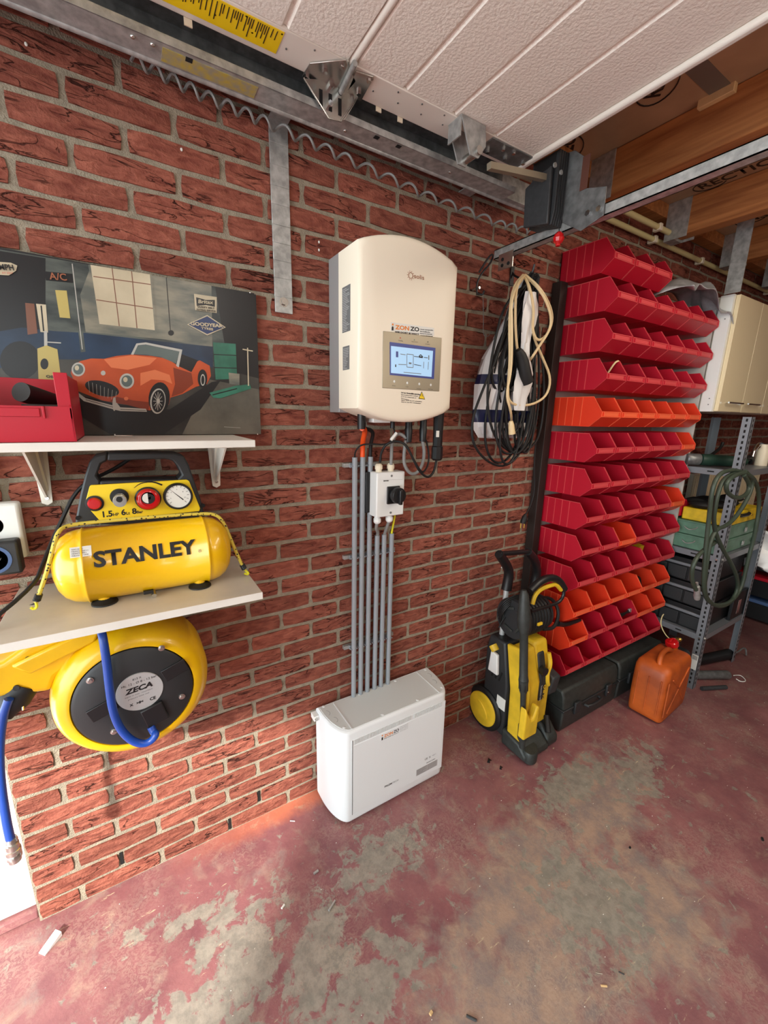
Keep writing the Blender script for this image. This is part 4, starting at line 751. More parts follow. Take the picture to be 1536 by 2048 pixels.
for x, z in ((.268, 1.278), (.268, 1.147)): MB().cyl((x, -.0945, z), (x, -.092, z), .004, n=10).build('cover_screw', 'ink_grey', sw)
ftext('EATON', 767, 963, 777, 962.5, .006, 'ink', .0003, par=sw, y=-.0925)
glands = [pt(758, 935, y=-.07).x, pt(782, 933, y=-.07).x, pt(755, 1040, y=-.07).x, pt(779, 1037, y=-.07).x]
for i, x in enumerate(glands):
    d = 1 if i < 2 else -1; z = 1.291 if i < 2 else 1.134
    MB().lathe((x, -.068, z), (x, -.068, z+d*.028), [(0, .011), (.3, .011), (.32, .0135), (.75, .0135), (.9, .011), (1, .008)], 12).build('cable_gland', 'cream_plastic' if d > 0 else 'white_plastic', sw, ang=25)
cable('cable', [(glands[2], -.068, 1.11), (glands[2], -.06, 1.085), (xs[3], -.04, 1.065), (xs[3], -.032, 1.04)], .006, 'cable_grey', 'dark grey cable from the left lower gland into a grey pipe')
cable('cable', [(glands[3], -.068, 1.11), (glands[3]-.002, -.06, 1.09), (xs[4], -.04, 1.06), (xs[4], -.032, 1.04)], .006, 'cable_grey', 'grey cable from the right lower gland into a grey pipe')
cable('cable', [(.315, -.05, 1.136), (.316, -.045, 1.11), (xs[5], -.035, 1.06), (xs[5], -.032, 1.04)], .004, 'yellow_wire', 'yellow wire from the isolator into the rightmost grey pipe')
# the six grey pipes and their clip rails
names = ['leftmost long', 'second long', 'third long', 'first short', 'second short', 'rightmost short']
for i, x in enumerate(xs):
    ztop = 1.34 if i < 3 else 1.050
    e = MB().lathe((x, -.034, .38), (x, -.034, ztop), [(0, .0092), (1, .0092), (1, .0075), (.98, .0075)], 18).build('conduit_pipe', 'pvc_grey', loc=(x, -.034, .38)); tag(e, names[i]+' grey plastic pipe in the bundle under the inverter', 'pipe', 'grey pipes under the inverter')
for v, ue, nm in ((930, 757, 'upper'), (1112, 791, 'middle'), (1290, 787, 'lower')):
    z = pt(708, v, y=-.012).z; xe = pt(ue, v, y=-.02).x
    e = empty('clip_rail', (xs[0], -.01, z), nm+' perforated clip rail holding the grey pipes', 'rail', 'clip rails behind the grey pipes')
    MB().box(xs[0]-.032, xe, -.016, -.0005, z-.007, z+.007).build('rail', 'galv', e, bev=.001)
    for i, x in enumerate(xs[:3] if nm == 'upper' else xs): MB().tube([(x-.0105, -.018, z), (x-.0125, -.030, z), (x-.0105, -.040, z)], .0022, 6, 1).tube([(x+.0105, -.018, z), (x+.0125, -.030, z), (x+.0105, -.040, z)], .0022, 6, 1).box(x-.011, x+.011, -.022, -.016, z-.008, z+.008).build('clip', 'pvc_grey', e)

# ------------------------------------------------------------ battery
bt = empty('home_battery', (.26, -.1, .01), 'white wall battery cabinet with rounded ends standing on the floor', 'battery')
bx0, bx1, by0, by1, bz0, bz1 = .004, .528, -.018, -.196, .012, .405
def dplan(i=0):
    P = [(bx1-i, by0-i)]; n = 12
    x0, x1 = bx0+i, bx1-i; yb, yf = by0-i, by1+i; rx, ry = .055, .14
    P += [(x1-rx+rx*math.cos(t), yf+ry-ry*math.sin(t)) for t in [k*PI/2/n for k in range(n+1)]]
    P += [(x0+rx-rx*math.sin(t), yf+ry-ry*math.cos(t)) for t in [k*PI/2/n for k in range(n+1)]]
    P += [(x0, yb)]; return P
mb = MB(); mb.loft([[mb.b.verts.new((x, y, z)) for x, y in dplan(i)] for i, z in ((.006, bz0), (.001, bz0+.005), (0, bz0+.012), (0, bz1-.012), (.001, bz1-.005), (.006, bz1))]).build('casing', 'battery_white', bt, ang=40)
MB().prism([(x, y) for x, y in dplan(.010)], 'z', bz1-.001, bz1+.0012).build('top_cover', 'battery_top', bt, bev=.0008)
for x in (bx0+.066, bx1-.066): MB().box(x-.002, x+.002, by1+.010, by0-.012, bz1+.0008, bz1+.0026).build('top_seam', 'battery_white', bt)
MB().box(bx0+.058, bx1-.040, by1-.0012, by1+.001, .045, .368).build('front_panel', 'battery_white', bt, bev=.0008)
MB().box(bx0+.066, bx1-.048, by1-.0024, by1, .052, .345).build('front_inset', 'battery_white', bt, bev=.001)
MB().box(bx0+.062, bx0+.0635, by1-.0028, by1, .045, .368).build('panel_seam', 'ink_grey', bt)
for i in range(66):
    x = bx0+.070+i*.0060
    if i in (41, 42): continue
    MB().box(x, x+.0028, by1-.0030, by1-.0005, .350, .368).build('vent_slot', 'battery_top', bt)
for x, y in ((.18, -.035), (.35, -.035), (.20, -.178), (.36, -.178), (.03, -.03), (.05, -.165), (.505, -.035), (.49, -.165)): MB().ell((x, y, bz1+.001), .0065, .0065, .002, 14, 6).build('cover_screw', 'battery_white', bt)
for x, y, s_ in ((.028, -.07, -1), (.038, -.115, -1), (.496, -.075, 1), (.488, -.12, 1)): MB().tube([(x+.009*math.cos(t), y+.013*math.sin(t), bz1+.0012) for t in [(-1.6+k*.35) for k in range(10)]], .0007, 4).build('knockout_ring', 'ink_grey', bt)
MB().box(-.016, .004, -.05, -.018, .372, .392).build('bracket_ear', 'white_plastic', bt, bev=.001); MB().cyl((-.008, -.056, .382), (-.008, -.05, .382), .006, n=6).build('ear_bolt', 'zinc', bt)
def btx(t, x, z, w, sz, m, bold=0, d=.003): return text(t, lambda s, h: (x+s, by1-d, z+h), m, bt, sz, w, bold=bold)
MB().box(.182, .30, by1-.0028, by1-.0022, .316, .343).build('installer_sticker', 'battery_white', bt)
btx('ZON', .196, .324, .040, .0165, 'ink_orange', .0006); btx('ZO', .238, .324, .025, .0165, 'ink', .0006); btx('WIE DOET JE WATT', .196, .316, .066, .006, 'ink', .0001)
for i in range(4): btx(('Zonzo zonnepanelen', 'Installatie', 'Service', 'www.zonzo.nl')[i], .268, .337-i*.0065, .036, .0045, 'ink_grey')
MB().cyl((.189, by1-.0032, .336), (.189, by1-.0026, .336), .003, n=10).build('sticker_mark', 'ink_orange', bt); MB().box(.186, .192, by1-.0032, by1-.0026, .316, .328).build('sticker_mark', 'ink', bt)
btx('PYLON', .205, .093, .034, .0105, 'ink', .0005); btx('TECH', .241, .093, .027, .0105, 'ink_grey')
btx('CE', .395, .125, .014, .012, 'ink_grey', .0003); btx('X', .416, .125, .009, .012, 'ink_grey', .0003); btx('>UL<', .432, .127, .02, .009, 'ink_grey')
MB().box(.355, .462, by1-.0029, by1-.0022, .068, .098).build('spec_label', 'silver_print', bt)
for i in range(5): btx('Rechargeable Li-ion battery pack 48V', .358, .092-i*.0055, (.05, .04, .048, .03, .044)[i], .0045, 'ink'); btx('LFP 16S 3.55 kWh', .414, .092-i*.0055, .042, .0045, 'ink_grey')
btx('MADE IN CHINA', .405, .105, .045, .006, 'ink_grey', .0002)

# ------------------------------------------------------------ hooks, bag and cable coils on the wall
e = empty('wall_hook', (.68, -.05, 1.98), 'black bent wire hook on the brick wall right of the inverter', 'hook')
MB().tube(c_((954, 590, -.03), (953, 568, -.03), (962, 548, -.04), (980, 528, -.06), (987, 512, -.08), (983, 508, -.08), (972, 522, -.06), (958, 545, -.04)), .0035, 6, 1).tube(c_((953, 575, -.02), (954, 588, -.03), (966, 590, -.05), (968, 582, -.05)), .0035, 6, 1).build('hook', 'black_plastic', e)
MB().tube(c_((966, 585, -.05), (967, 640, -.05), (966, 670, -.05), (975, 674, -.05), (984, 664, -.05)), .0012, 5, 1).build('wire_loop', 'ink_grey', e)
p = pt(957, 576, y=-.03); MB().cyl((p.x, -.036, p.z), (p.x, -.001, p.z), .005, n=8).build('screw', 'zinc', e)
HK = pt(1050, 552, y=-.07)
hk = empty('coat_hook', HK, 'dark double hook holding the cable coils', 'hook'); MB().tube([(HK.x, -.001, HK.z+.03), (HK.x, -.02, HK.z+.01), (HK.x, -.07, HK.z-.012), (HK.x, -.105, HK.z+.0), (HK.x, -.11, HK.z+.03)], .004, 7, 2).build('hook', 'black_plastic', hk)
MB().box(HK.x-.01, HK.x+.01, -.006, -.001, HK.z-.02, HK.z+.05).build('back_plate', 'black_plastic', hk, bev=.001)
mat('bag_print', (224, 222, 220), .3, bump=.4, bscale=25)
bm_ = M['bag_print']; nt = bm_.node_tree; g_ = nt.nodes.new('ShaderNodeNewGeometry'); sx_ = nt.nodes.new('ShaderNodeSeparateXYZ'); nt.links.new(g_.outputs['Position'], sx_.inputs[0])
mr_ = nt.nodes.new('ShaderNodeMapRange'); mr_.inputs[1].default_value = 1.38; mr_.inputs[2].default_value = 2.0; nt.links.new(sx_.outputs['Z'], mr_.inputs[0]); cr = nt.nodes.new('ShaderNodeValToRGB'); cr.color_ramp.interpolation = 'CONSTANT'
W_, NV = srgb(214, 212, 212), srgb(22, 30, 66); cr.color_ramp.elements[0].color = W_; cr.color_ramp.elements[1].position = .13; cr.color_ramp.elements[1].color = NV
for pos, c in ((.21, W_), (.36, NV), (.42, W_)): q = cr.color_ramp.elements.new(pos); q.color = c
nt.links.new(mr_.outputs[0], cr.inputs[0]); nt.links.new(cr.outputs[0], nt.nodes['Principled BSDF'].inputs['Base Color'])
bagz = [(2.00, .86, .015, .01), (1.94, .852, .028, .02), (1.86, .845, .05, .03), (1.78, .835, .09, .04), (1.70, .825, .13, .05), (1.60, .82, .155, .055), (1.50, .825, .165, .055), (1.44, .83, .16, .045), (1.41, .835, .14, .025), (1.405, .835, .05, .006)]
mb = MB(); rings = []; rnd = random.Random(3); n = 36
for z, cx, rx, ry in bagz:
    rings.append([mb.b.verts.new((cx+rx*math.cos(2*PI*i/n)*(1+.03*math.sin(i*2.3+z*20)), -.062+ry*math.sin(2*PI*i/n)*(1+.25*math.sin(i*3.1+z*31)), z+(.008*math.sin(i*1.3) if z < 1.5 else 0))) for i in range(n)])
bag = mb.loft(rings).build('plastic_bag', 'bag_print', loc=(.83, -.06, 1.7), ang=30); tag(bag, 'crumpled white plastic bag with a navy band hanging on the brick wall', 'bag')
def loop(cx, hw, zt, zb, y, tw=0, n=28, ph=0, top=None, lean=0):
    """a drooping loop of cable hung from (cx, zt) down to zb"""
    P = []; tp = top or (cx, zt)
    for i in range(n+1):
        t = 2*PI*i/n; q = (1-math.cos(t))/2; x = cx+lean*q+math.sin(t)*hw*(.35+.65*q**.7); z = zt-(zt-zb)*q
        x = x*(q**.5)+tp[0]*(1-q**.5)
        P.append((x, y+tw*math.sin(t+ph), z))
    return P
ck = empty('black_cable_coil', (HK.x, -.1, 1.7), 'large coil of black cable hanging over the white plastic bag', 'cable coil')
rnd = random.Random(5)
for i in range(22):
    cx = HK.x-.06+rnd.uniform(-.05, .08); zb = rnd.choice((1.30, 1.34, 1.42, 1.50, 1.58, 1.66)); hw = rnd.uniform(.08, .15)
    MB().tube(loop(cx, hw, HK.z-.005-rnd.uniform(0, .02), zb, -.098-(i % 9)*.005, .010, ph=i, top=(HK.x-.012+rnd.uniform(-.012, .012), 0), lean=rnd.uniform(-.03, .06)), .0048, 7, 1).build('cable_turn', 'black_rubber', ck)
MB().tube([(HK.x-.01, -.12, HK.z-.02)]+c_((1020, 600, -.13), (1000, 700, -.13), (965, 780, -.12), (943, 840, -.11), (945, 890, -.11), (975, 925, -.11), (1010, 935, -.11), (1040, 910, -.11), (1048, 870, -.12), (1040, 800, -.13), (1030, 700, -.14)), .0048, 8, 2).build('cable_turn', 'black_rubber', ck)
MB().tube([(HK.x-.0, -.12, HK.z-.02)]+c_((1010, 600, -.13), (985, 700, -.13), (972, 800, -.12), (985, 870, -.12), (1020, 908, -.12), (1062, 900, -.11), (1084, 860, -.10), (1090, 760, -.11), (1075, 660, -.12), (1055, 580, -.12)), .0048, 8, 2).build('cable_turn', 'black_rubber', ck)
MB().tube(c_((1036, 700, -.165), (1044, 715, -.165), (1050, 750, -.165), (1055, 765, -.165)), lambda t: .012+.012*min(1, t*2), 14, 1).build('plug', 'black_rubber', ck)
mb = MB(); rings = []
for k in range(13):
    z = 1.93-.035*k; hw = .026+.012*math.sin(k*.9)+.001*k; rings.append([mb.b.verts.new((.815+.006*math.sin(k)+hw*math.cos(t_)*(1+.15*math.sin(5*t_+k)), -.152+.010*math.sin(t_)*(1+.4*math.sin(4*t_+k)), z)) for t_ in [j*PI/9 for j in range(18)]])
mb.loft(rings).build('bag_neck', 'bag_white', bag, ang=30)
cc = empty('cream_cable_coil', (HK.x, -.14, 1.8), 'loops of cream cable hanging in front of the black coil', 'cable coil')
cr_ = [[(1046, 550), (1025, 575), (1018, 640), (1020, 720), (1015, 780), (1018, 805), (1040, 812), (1070, 808), (1095, 790), (1102, 755), (1085, 715), (1065, 670), (1062, 620), (1058, 570), (1048, 552)],
       [(1050, 550), (1032, 570), (1030, 640), (1034, 700), (1040, 712)],
       [(1052, 551), (1080, 575), (1100, 610), (1106, 640), (1095, 670), (1075, 684), (1064, 660), (1068, 620), (1060, 575), (1050, 555)],
       [(1052, 553), (1085, 585), (1103, 630), (1100, 660), (1080, 690), (1062, 718), (1056, 724)],
       [(1048, 553), (1022, 590), (1024, 660), (1023, 740), (1012, 790), (1022, 822), (1023, 845)]]
for i, q in enumerate(cr_): MB().tube([pt(u, v, y=-.155-.008*i if j not in (0, len(q)-1) else -.11) for j, (u, v) in enumerate(q)], .0048, 8, 2).build('cable_turn', 'cable_cream', cc)
MB().lathe(pt(1022, 842, y=-.17), pt(1024, 868, y=-.17), [(0, .007), (.3, .011), (1, .013)], 12).build('plug', 'cable_cream', cc)
cable('hanging_cable', c_((1072, 880, -.04), (1068, 930, -.04), (1070, 980, -.04), (1062, 1010, -.04), (1052, 1028, -.045)), .0035, 'black_rubber', 'thin black cable hanging down beside the dark board edge')
e = empty('cable_plug', pt(1048, 1040, y=-.045), 'black mains plug with two brass pins hanging by the dark board edge', 'plug')
a = pt(1051, 1028, y=-.045); c = pt(1046, 1047, y=-.045); MB().lathe(a, c, [(0, .005), (.3, .012), (.8, .015), (1, .013)], 14).build('plug_body', 'black_rubber', e)
for du in (-4, 3): MB().cyl(pt(1046+du, 1047, y=-.045), pt(1045+du, 1056, y=-.045), .0024, n=8).build('pin', 'brass', e)

# ------------------------------------------------------------ bin board and the open bins
bd = empty('bin_board', (1.65, -.01, 1.2), 'grey wall board carrying the rows of red bins', 'board')
MB().box(1.165, 2.10, -.022, -.002, .24, 2.045).build('panel', 'board_grey', bd, bev=.001); MB().box(1.118, 1.164, -.045, -.002, .22, 2.045).build('edge_strip', 'board_dark', bd, bev=.002)
tag(MB().box(2.105-.017, 2.1, -.235, -.002, .75, 2.03).build('side_board', 'board_grey', bev=.001, loc=(2.095, -.12, 1.4)), 'narrow grey upright board at the right end of the bin rows', 'board')
for r in range(13): z = 1.905-(r-1)*.151+.10 if r else 2.135; MB().box(1.17 if r else 1.16, 2.07 if r else 1.62, -.028, -.0225, z-.006, z+.006).build('hanging_rail', 'galv_dark', bd)
BW = .1465
mat('red_bin_scuffed_lit', (206, 74, 78), .45); mat('orange_bin_scuffed_lit', (236, 104, 66), .45)  # scuffed ribs and edges; on label holders the tone paints in lamp light
def bin_meshes(mname, m2name):
    P = [(0, .124), (0, 0), (-.187, 0), (-.235, .040), (-.235, .064), (-.193, .124)]; w = BW; t = .0028
    mb = MB()
    mb.prism(P, 'x', 0, t).prism(P, 'x', w-t, w).box(0, w, -t, 0, 0, .124).box(t, w-t, -.187, 0, 0, t)
    mb.prism([(-.187, 0), (-.235, .040), (-.235, .064), (-.232, .064), (-.232, .0415), (-.185, t)], 'x', t, w-t)
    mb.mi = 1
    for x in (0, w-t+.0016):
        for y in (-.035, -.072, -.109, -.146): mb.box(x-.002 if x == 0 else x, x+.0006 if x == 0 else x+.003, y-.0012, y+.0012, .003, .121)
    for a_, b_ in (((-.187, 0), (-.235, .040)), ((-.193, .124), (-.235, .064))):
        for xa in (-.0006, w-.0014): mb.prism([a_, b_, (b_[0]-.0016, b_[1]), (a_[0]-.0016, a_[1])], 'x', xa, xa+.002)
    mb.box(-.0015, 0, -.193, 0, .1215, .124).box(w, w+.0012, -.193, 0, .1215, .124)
    bmesh.ops.recalc_face_normals(mb.b, faces=mb.b.faces[:]); me = bpy.data.meshes.new('body'); mb.b.to_mesh(me); mb.b.free(); me.materials.append(M[mname]); me.materials.append(M[m2name])
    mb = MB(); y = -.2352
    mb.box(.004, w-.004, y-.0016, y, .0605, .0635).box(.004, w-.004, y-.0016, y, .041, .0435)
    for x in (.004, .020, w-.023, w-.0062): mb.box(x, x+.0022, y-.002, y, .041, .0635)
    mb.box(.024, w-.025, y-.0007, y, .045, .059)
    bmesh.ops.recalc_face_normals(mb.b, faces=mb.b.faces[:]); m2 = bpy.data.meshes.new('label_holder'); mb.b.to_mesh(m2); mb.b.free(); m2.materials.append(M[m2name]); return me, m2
BM = {'red': bin_meshes('red_bin', 'red_bin_scuffed_lit'), 'orange': bin_meshes('orange_bin', 'orange_bin_scuffed_lit')}
colr = {4: 'oooooo', 5: 'rrrrro', 7: 'rrrrro', 8: 'rrorrr', 10: 'oooooo', 11: 'orrroo'}
ORD = ['leftmost', 'second', 'third', 'fourth', 'fifth', 'rightmost']; RO = ['top', 'second', 'third', 'fourth', 'fifth', 'sixth', 'seventh', 'eighth', 'ninth', 'tenth', 'eleventh', 'twelfth', 'bottom']
BINS = {}
for r in range(13):
    n = 3 if r == 0 else 6; z = 2.045 if r == 0 else 1.905-(r-1)*.151; x0 = 1.158 if r == 0 else 1.175
    cs = colr.get(r, 'r'*n); row = 'all orange row of open bins, fifth from the top' if 0 else None
    for i in range(n):
        c = 'orange' if cs[i] == 'o' else 'red'; x = x0+i*.1497; yb = -.004 if r == 0 else -.029
        o = bpy.data.objects.new('open_bin', BM[c][0]); COL.objects.link(o); o.location = (x, yb, z)
        h = bpy.data.objects.new('label_holder', BM[c][1]); COL.objects.link(h); h.parent = o
        od = ('rightmost' if i == n-1 else ORD[i]); od = od if od in ('leftmost', 'rightmost') else od+' from left'
        tag(o, f'{c} open plastic bin, {od} in the {RO[r]} row of the bin board', 'storage bin', 'open bins on the bin board'); BINS[r, i] = Vector((x, yb, z))
def inbin(r, i, dx=.073, dy=-.18, dz=.01): return BINS[r, i]+Vector((dx, dy, dz))
def small(nm, mb, m, lab, cat, loc, grp=None): o = mb.build(nm, m, loc=loc); tag(o, lab, cat, grp); return o
p = inbin(6, 4, .05, -.17, .03)
for k, s_ in ((0, 'left'), (.05, 'right')):
    q = p+Vector((k, 0, 0)); small('wing_bolt', MB().ell(q, .011, .011, .011, 12, 8).cyl(q, q+Vector((.03, .02, -.01)), .005, n=8), 'chrome', f'chrome knob bolt, {s_} one in the fifth bin of the seventh row', 'bolt', q, 'chrome bolts')
p = inbin(7, 3, .05, -.17, .02); small('tape_roll', MB().cyl(p, p+Vector((.03, .01, .0)), .022, n=16), 'blue_crate', 'small blue and white roll in the seventh row down but one', 'roll', p)
for (r, i), t in {(8, 2): 'orange bin of the ninth row', (8, 3): 'fourth bin of the ninth row', (8, 4): 'fifth bin of the ninth row'}.items():
    p = inbin(r, i, .05, -.18, .026); small('hose_clamp', MB().tube([p+Vector((.018*math.cos(t_), .004*math.sin(3*t_), .018*math.sin(t_))) for t_ in [k*PI/9 for k in range(19)]], .0055, 6), 'zinc', f'shiny metal hose clamp in the {t}', 'hose clamp', p)
p = inbin(8, 0, .04, -.17, .03); rn = random.Random(2)
e = empty('metal_clips', p, 'tangle of metal clips in the leftmost bin of the ninth row', 'clips')
for k in range(9):
    q = p+Vector((rn.uniform(-.02, .07), rn.uniform(-.02, .05), rn.uniform(-.01, .02))); MB().tube([q+Vector((.014*math.cos(t_+k), .01*math.sin(t_*2), .01*math.sin(t_))) for t_ in [j*PI/6 for j in range(9)]], .0022, 5).build('clip', 'zinc' if k % 2 else 'brass', e)
p = inbin(9, 4, .02, -.16, .02); small('yellow_box', MB().box(p.x, p.x+.07, p.y, p.y+.035, p.z, p.z+.10, Matrix.Rotation(.15, 3, 'X')), 'yellow_case', 'flat yellow box standing in the fifth bin of the tenth row', 'box', p)
p = inbin(9, 5, .03, -.17, .03); small('white_rod', MB().cyl(p, p+Vector((.05, .03, .01)), .005, n=8), 'label_white', 'short white rod in the rightmost bin of the tenth row', 'rod', p)
p = inbin(10, 4, .06, -.14, .045); e = empty('cable_bundle', p, 'coil of black cable in the fifth bin of the eleventh row', 'cable coil')
for k in range(6): MB().tube([p+Vector(((.06-.004*k)*math.cos(t_), (.055-.003*k)*math.sin(t_), .008*k+.006*math.sin(2*t_+k))) for t_ in [j*PI/12 for j in range(25)]], .0045, 7).build('cable_turn', 'black_rubber', e)
p = inbin(10, 3, .02, -.15, .05); small('white_bag', MB().ell(p+Vector((.0, .03, .03)), .025, .03, .035, 10, 7), 'bag_white', 'crumpled white packet in the fourth bin of the eleventh row', 'packet', p)
p = inbin(11, 3, .02, -.19, .05); e = empty('pliers', p, 'black pliers lying across the fourth bin of the twelfth row', 'pliers')
MB().tube([p, p+Vector((.06, -.01, .01)), p+Vector((.11, -.005, .02))], .005, 8).build('handle', 'black_rubber', e); MB().tube([p+Vector((.0, .0, .018)), p+Vector((.06, -.008, .016)), p+Vector((.115, -.01, .012))], .005, 8).build('handle', 'black_rubber', e); MB().box(p.x+.105, p.x+.14, p.y-.014, p.y-.002, p.z+.008, p.z+.03).build('jaw', 'galv', e, bev=.003)
p = inbin(5, 5, .05, -.13, .03); e = empty('cable_bundle', p, 'small black cable coil in the orange bin at the right end of the sixth row', 'cable coil')
for k in range(4): MB().tube([p+Vector((.04*math.cos(t_), .04*math.sin(t_), .01*k+.03*math.sin(t_)*.5)) for t_ in [j*PI/10 for j in range(21)]], .005, 7).build('cable_turn', 'black_rubber', e)
cable('bent_wire', [(1.25, -.10, 1.425), (1.5, -.12, 1.418), (1.75, -.11, 1.424), (1.92, -.09, 1.42)], .002, 'zinc', 'long thin metal rod lying on the sixth row of bins', 1, 'rod')
q = BINS[3, 0]+Vector((.11, -.17, .07)); cable('cable_end', [q, q+Vector((.02, -.02, .055)), q+Vector((.05, -.02, .05)), q+Vector((.045, 0, .02))], .004, 'cable_cream', 'short cream cable end poking out of the leftmost fourth row bin', 2)
# silver cover
mb = MB(); N1, N2 = 26, 14; G = []
for i in range(N1+1):
    row = []
    for j in range(N2+1):
        u, v = i/N1, j/N2; x = 1.64+.52*u+.02*math.sin(9*v); y = -.06-.24*v+.012*math.sin(14*u+5*v); z = 2.045+.095*math.sin(PI*min(1, u*1.1))**.6*(.45+.55*math.sin(PI*(.25+.6*v)))+.014*math.sin(17*u+3*v)*math.cos(7*v-5*u)+.010*math.sin(31*u*v+2)-(.035*u if v > .5 else 0)-.085*max(0, v-.70)*3.3*u
        row.append(mb.b.verts.new((x, y, z)))
    G.append(row)
for i in range(N1):
    for j in range(N2): mb.b.faces.new((G[i][j], G[i+1][j], G[i+1][j+1], G[i][j+1]))
o = mb.build('silver_cover', 'silver_cloth', loc=(1.9, -.15, 2.07), ang=80); q = o.modifiers.new('s', 'SOLIDIFY'); q.thickness = .003; tag(o, 'crumpled silver cover lying on top of the right end of the bins', 'cover')

# ------------------------------------------------------------ cabinets
def cabinet(xa, n, lab):
    e = empty('wall_cabinet', (xa, 0, 1.535), lab, 'cabinet', 'cream wall cabinets'); w = n*.287
    MB().box(xa, xa+w, -.300, -.002, 1.535, 2.09).build('body', 'cabinet_edge', e, bev=.001)
    for i in range(n):
        x = xa+i*.287+.002; d = MB().box(x, x+.283, -.319, -.301, 1.537, 2.088).build('door', 'cabinet_cream', e, bev=.0015)
        hx = x+.06 if i % 2 == 0 else x+.04
        MB().cyl((x+.02 if i else x+.06, -.338, 1.582), (x+.18 if i else x+.24, -.338, 1.582), .0045, n=10).build('handle', 'chrome', d)
        for k in (.08, .2): MB().cyl((x+k, -.338, 1.582), (x+k, -.3195, 1.582), .003, n=8).build('handle_post', 'chrome', d)
    return e
cabinet(2.105, 2, 'cream double door wall cabinet directly above the steel rack'); cabinet(2.682, 2, 'cream double door wall cabinet at the right edge of the photo')
fl_ = MB().box(2.085, 2.1045, -.300, -.245, 1.535, 2.09).build('filler_panel', 'white_plastic', loc=(2.09, -.15, 1.6)); tag(fl_, 'narrow white filler panel on the left side of the cabinets', 'panel')
for z in (1.57, 1.60, 1.98): MB().cyl((2.084, -.28, z), (2.0852, -.28, z), .003, n=8).build('screw_hole', 'ink_grey', fl_)

# ------------------------------------------------------------ steel rack
rk = empty('steel_rack', (2.38, -.28, 0), 'grey slotted steel shelving rack below the cream cabinets', 'rack')
def upright(x, y, sx_, sy_):
    u_ = MB().box(x, x+sx_*.038, y, y+sy_*.002, 0, 1.51).box(x, x+sx_*.002, y, y+sy_*.038, 0, 1.51).build('upright', 'rack_grey', rk)
    z = .03; mb = MB()
    while z < 1.49:
        mb.box(x+sx_*.015, x+sx_*.023, y-sy_*.0008, y+sy_*.001, z, z+.014); mb.box(x-sx_*.0008, x+sx_*.001, y+sy_*.015, y+sy_*.023, z, z+.014); z += .027
    o = mb.build('slot_holes', 'dark_slot', u_); o['kind'] = 'stuff'; return u_
u1 = upright(2.095, -.470, 1, 1); upright(2.665, -.470, -1, 1); upright(2.095, -.10, 1, -1); upright(2.665, -.10, -1, -1)
MB().prism([(-.466, .12), (-.436, .12), (-.436, .21), (-.466, .21)], 'x', 2.0935, 2.0948).build('barcode_sticker', 'label_white', u1)
for i in range(7): MB().box(2.0930, 2.0936, -.462+i*.0035, -.4605+i*.0035, .18, .205).build('barcode_line', 'ink', u1)
for z in (.30, .76, 1.215): 
    sh = MB().box(2.098, 2.662, -.466, -.104, z+.028, z+.030).box(2.098, 2.662, -.467, -.465, z-.002, z+.030).box(2.098, 2.662, -.105, -.103, z-.002, z+.030).box(2.097, 2.099, -.466, -.104, z-.002, z+.030).box(2.661, 2.663, -.466, -.104, z-.002, z+.030).build('shelf', 'rack_grey', rk)
    MB().cyl((2.09, -.452, z+.014), (2.0948, -.452, z+.014), .006, n=6).cyl((2.114, -.476, z+.014), (2.114, -.470, z+.014), .006, n=6).build('bolt', 'zinc', u1)
    MB().box(2.0955, 2.097, -.36, -.33, z+.012, z+.018).build('shelf_slot', 'dark_slot', sh)
# black organisers with light front rails, between lower and middle shelf
for r in range(3):
    z = .332+r*.135
    e = empty('organiser_box', (2.3, -.28, z), ['lowest', 'middle', 'upper'][r]+' black drawer organiser on the lowest rack shelf', 'organiser', 'black organisers on the rack')
    MB().box(2.125, 2.63, -.43+.01*r, -.115, z, z+.128).build('body', 'black_plastic', e, bev=.003); MB().box(2.112, 2.125, -.43, -.115, z+.088, z+.103).build('front_rail', 'rack_grey', e, bev=.002); MB().box(2.605, 2.64, -.44, -.431, z+.0, z+.12).build('corner_rail', 'rack_grey', e, bev=.002)
    for k in range(3): MB().box(2.117, 2.125, -.425+k*.105, -.33+k*.105, z+.008, z+.080).build('drawer', 'charcoal', e, bev=.002)
tl = empty('drill_case', (2.45, -.42, .34), 'small black case with a chrome latch at the front of the lowest rack shelf', 'case')
MB().box(2.45, 2.64, -.4625, -.445, .332, .50).build('body', 'black_plastic', tl, bev=.003); MB().box(2.52, 2.56, -.4645, -.4625, .36, .45).build('latch', 'chrome', tl, bev=.001)
# green metal boxes and yellow case on the middle shelf
gz = .7915
for k in range(2):
    e = empty('metal_box', (2.35, -.3, gz), ['lower', 'upper'][k]+' green metal box with wire handles on the middle rack shelf', 'box', 'green metal boxes')
    MB().box(2.112, 2.60, -.45, -.16, gz+.001, gz+.076).build('body', 'green_metal', e, bev=.004); MB().box(2.108, 2.604, -.454, -.156, gz+.070, gz+.077).build('lid_edge', 'green_metal', e, bev=.002)
    for y in (-.30,): MB().tube([(2.107, y-.035, gz+.052), (2.098, y-.03, gz+.042), (2.096, y, gz+.030), (2.098, y+.02, gz+.040), (2.107, y+.028, gz+.045)], .0028, 6, 2).build('wire_handle', 'galv', e)
    for x in (2.38, 2.52): MB().box(x, x+.03, -.4575, -.4545, gz+.02, gz+.045).build('catch', 'galv', e, bev=.001)
    gz += .0785
e = empty('yellow_case', (2.35, -.3, gz), 'flat yellow case on top of the green metal boxes', 'case')
MB().box(2.125, 2.57, -.455, -.24, gz+.001, gz+.070).build('body', 'yellow_case', e, bev=.006); MB().tube([(2.27, -.457, gz+.048), (2.30, -.460, gz+.046), (2.36, -.460, gz+.046), (2.38, -.457, gz+.048)], .010, 8, 1).build('handle_recess', 'black_plastic', e)
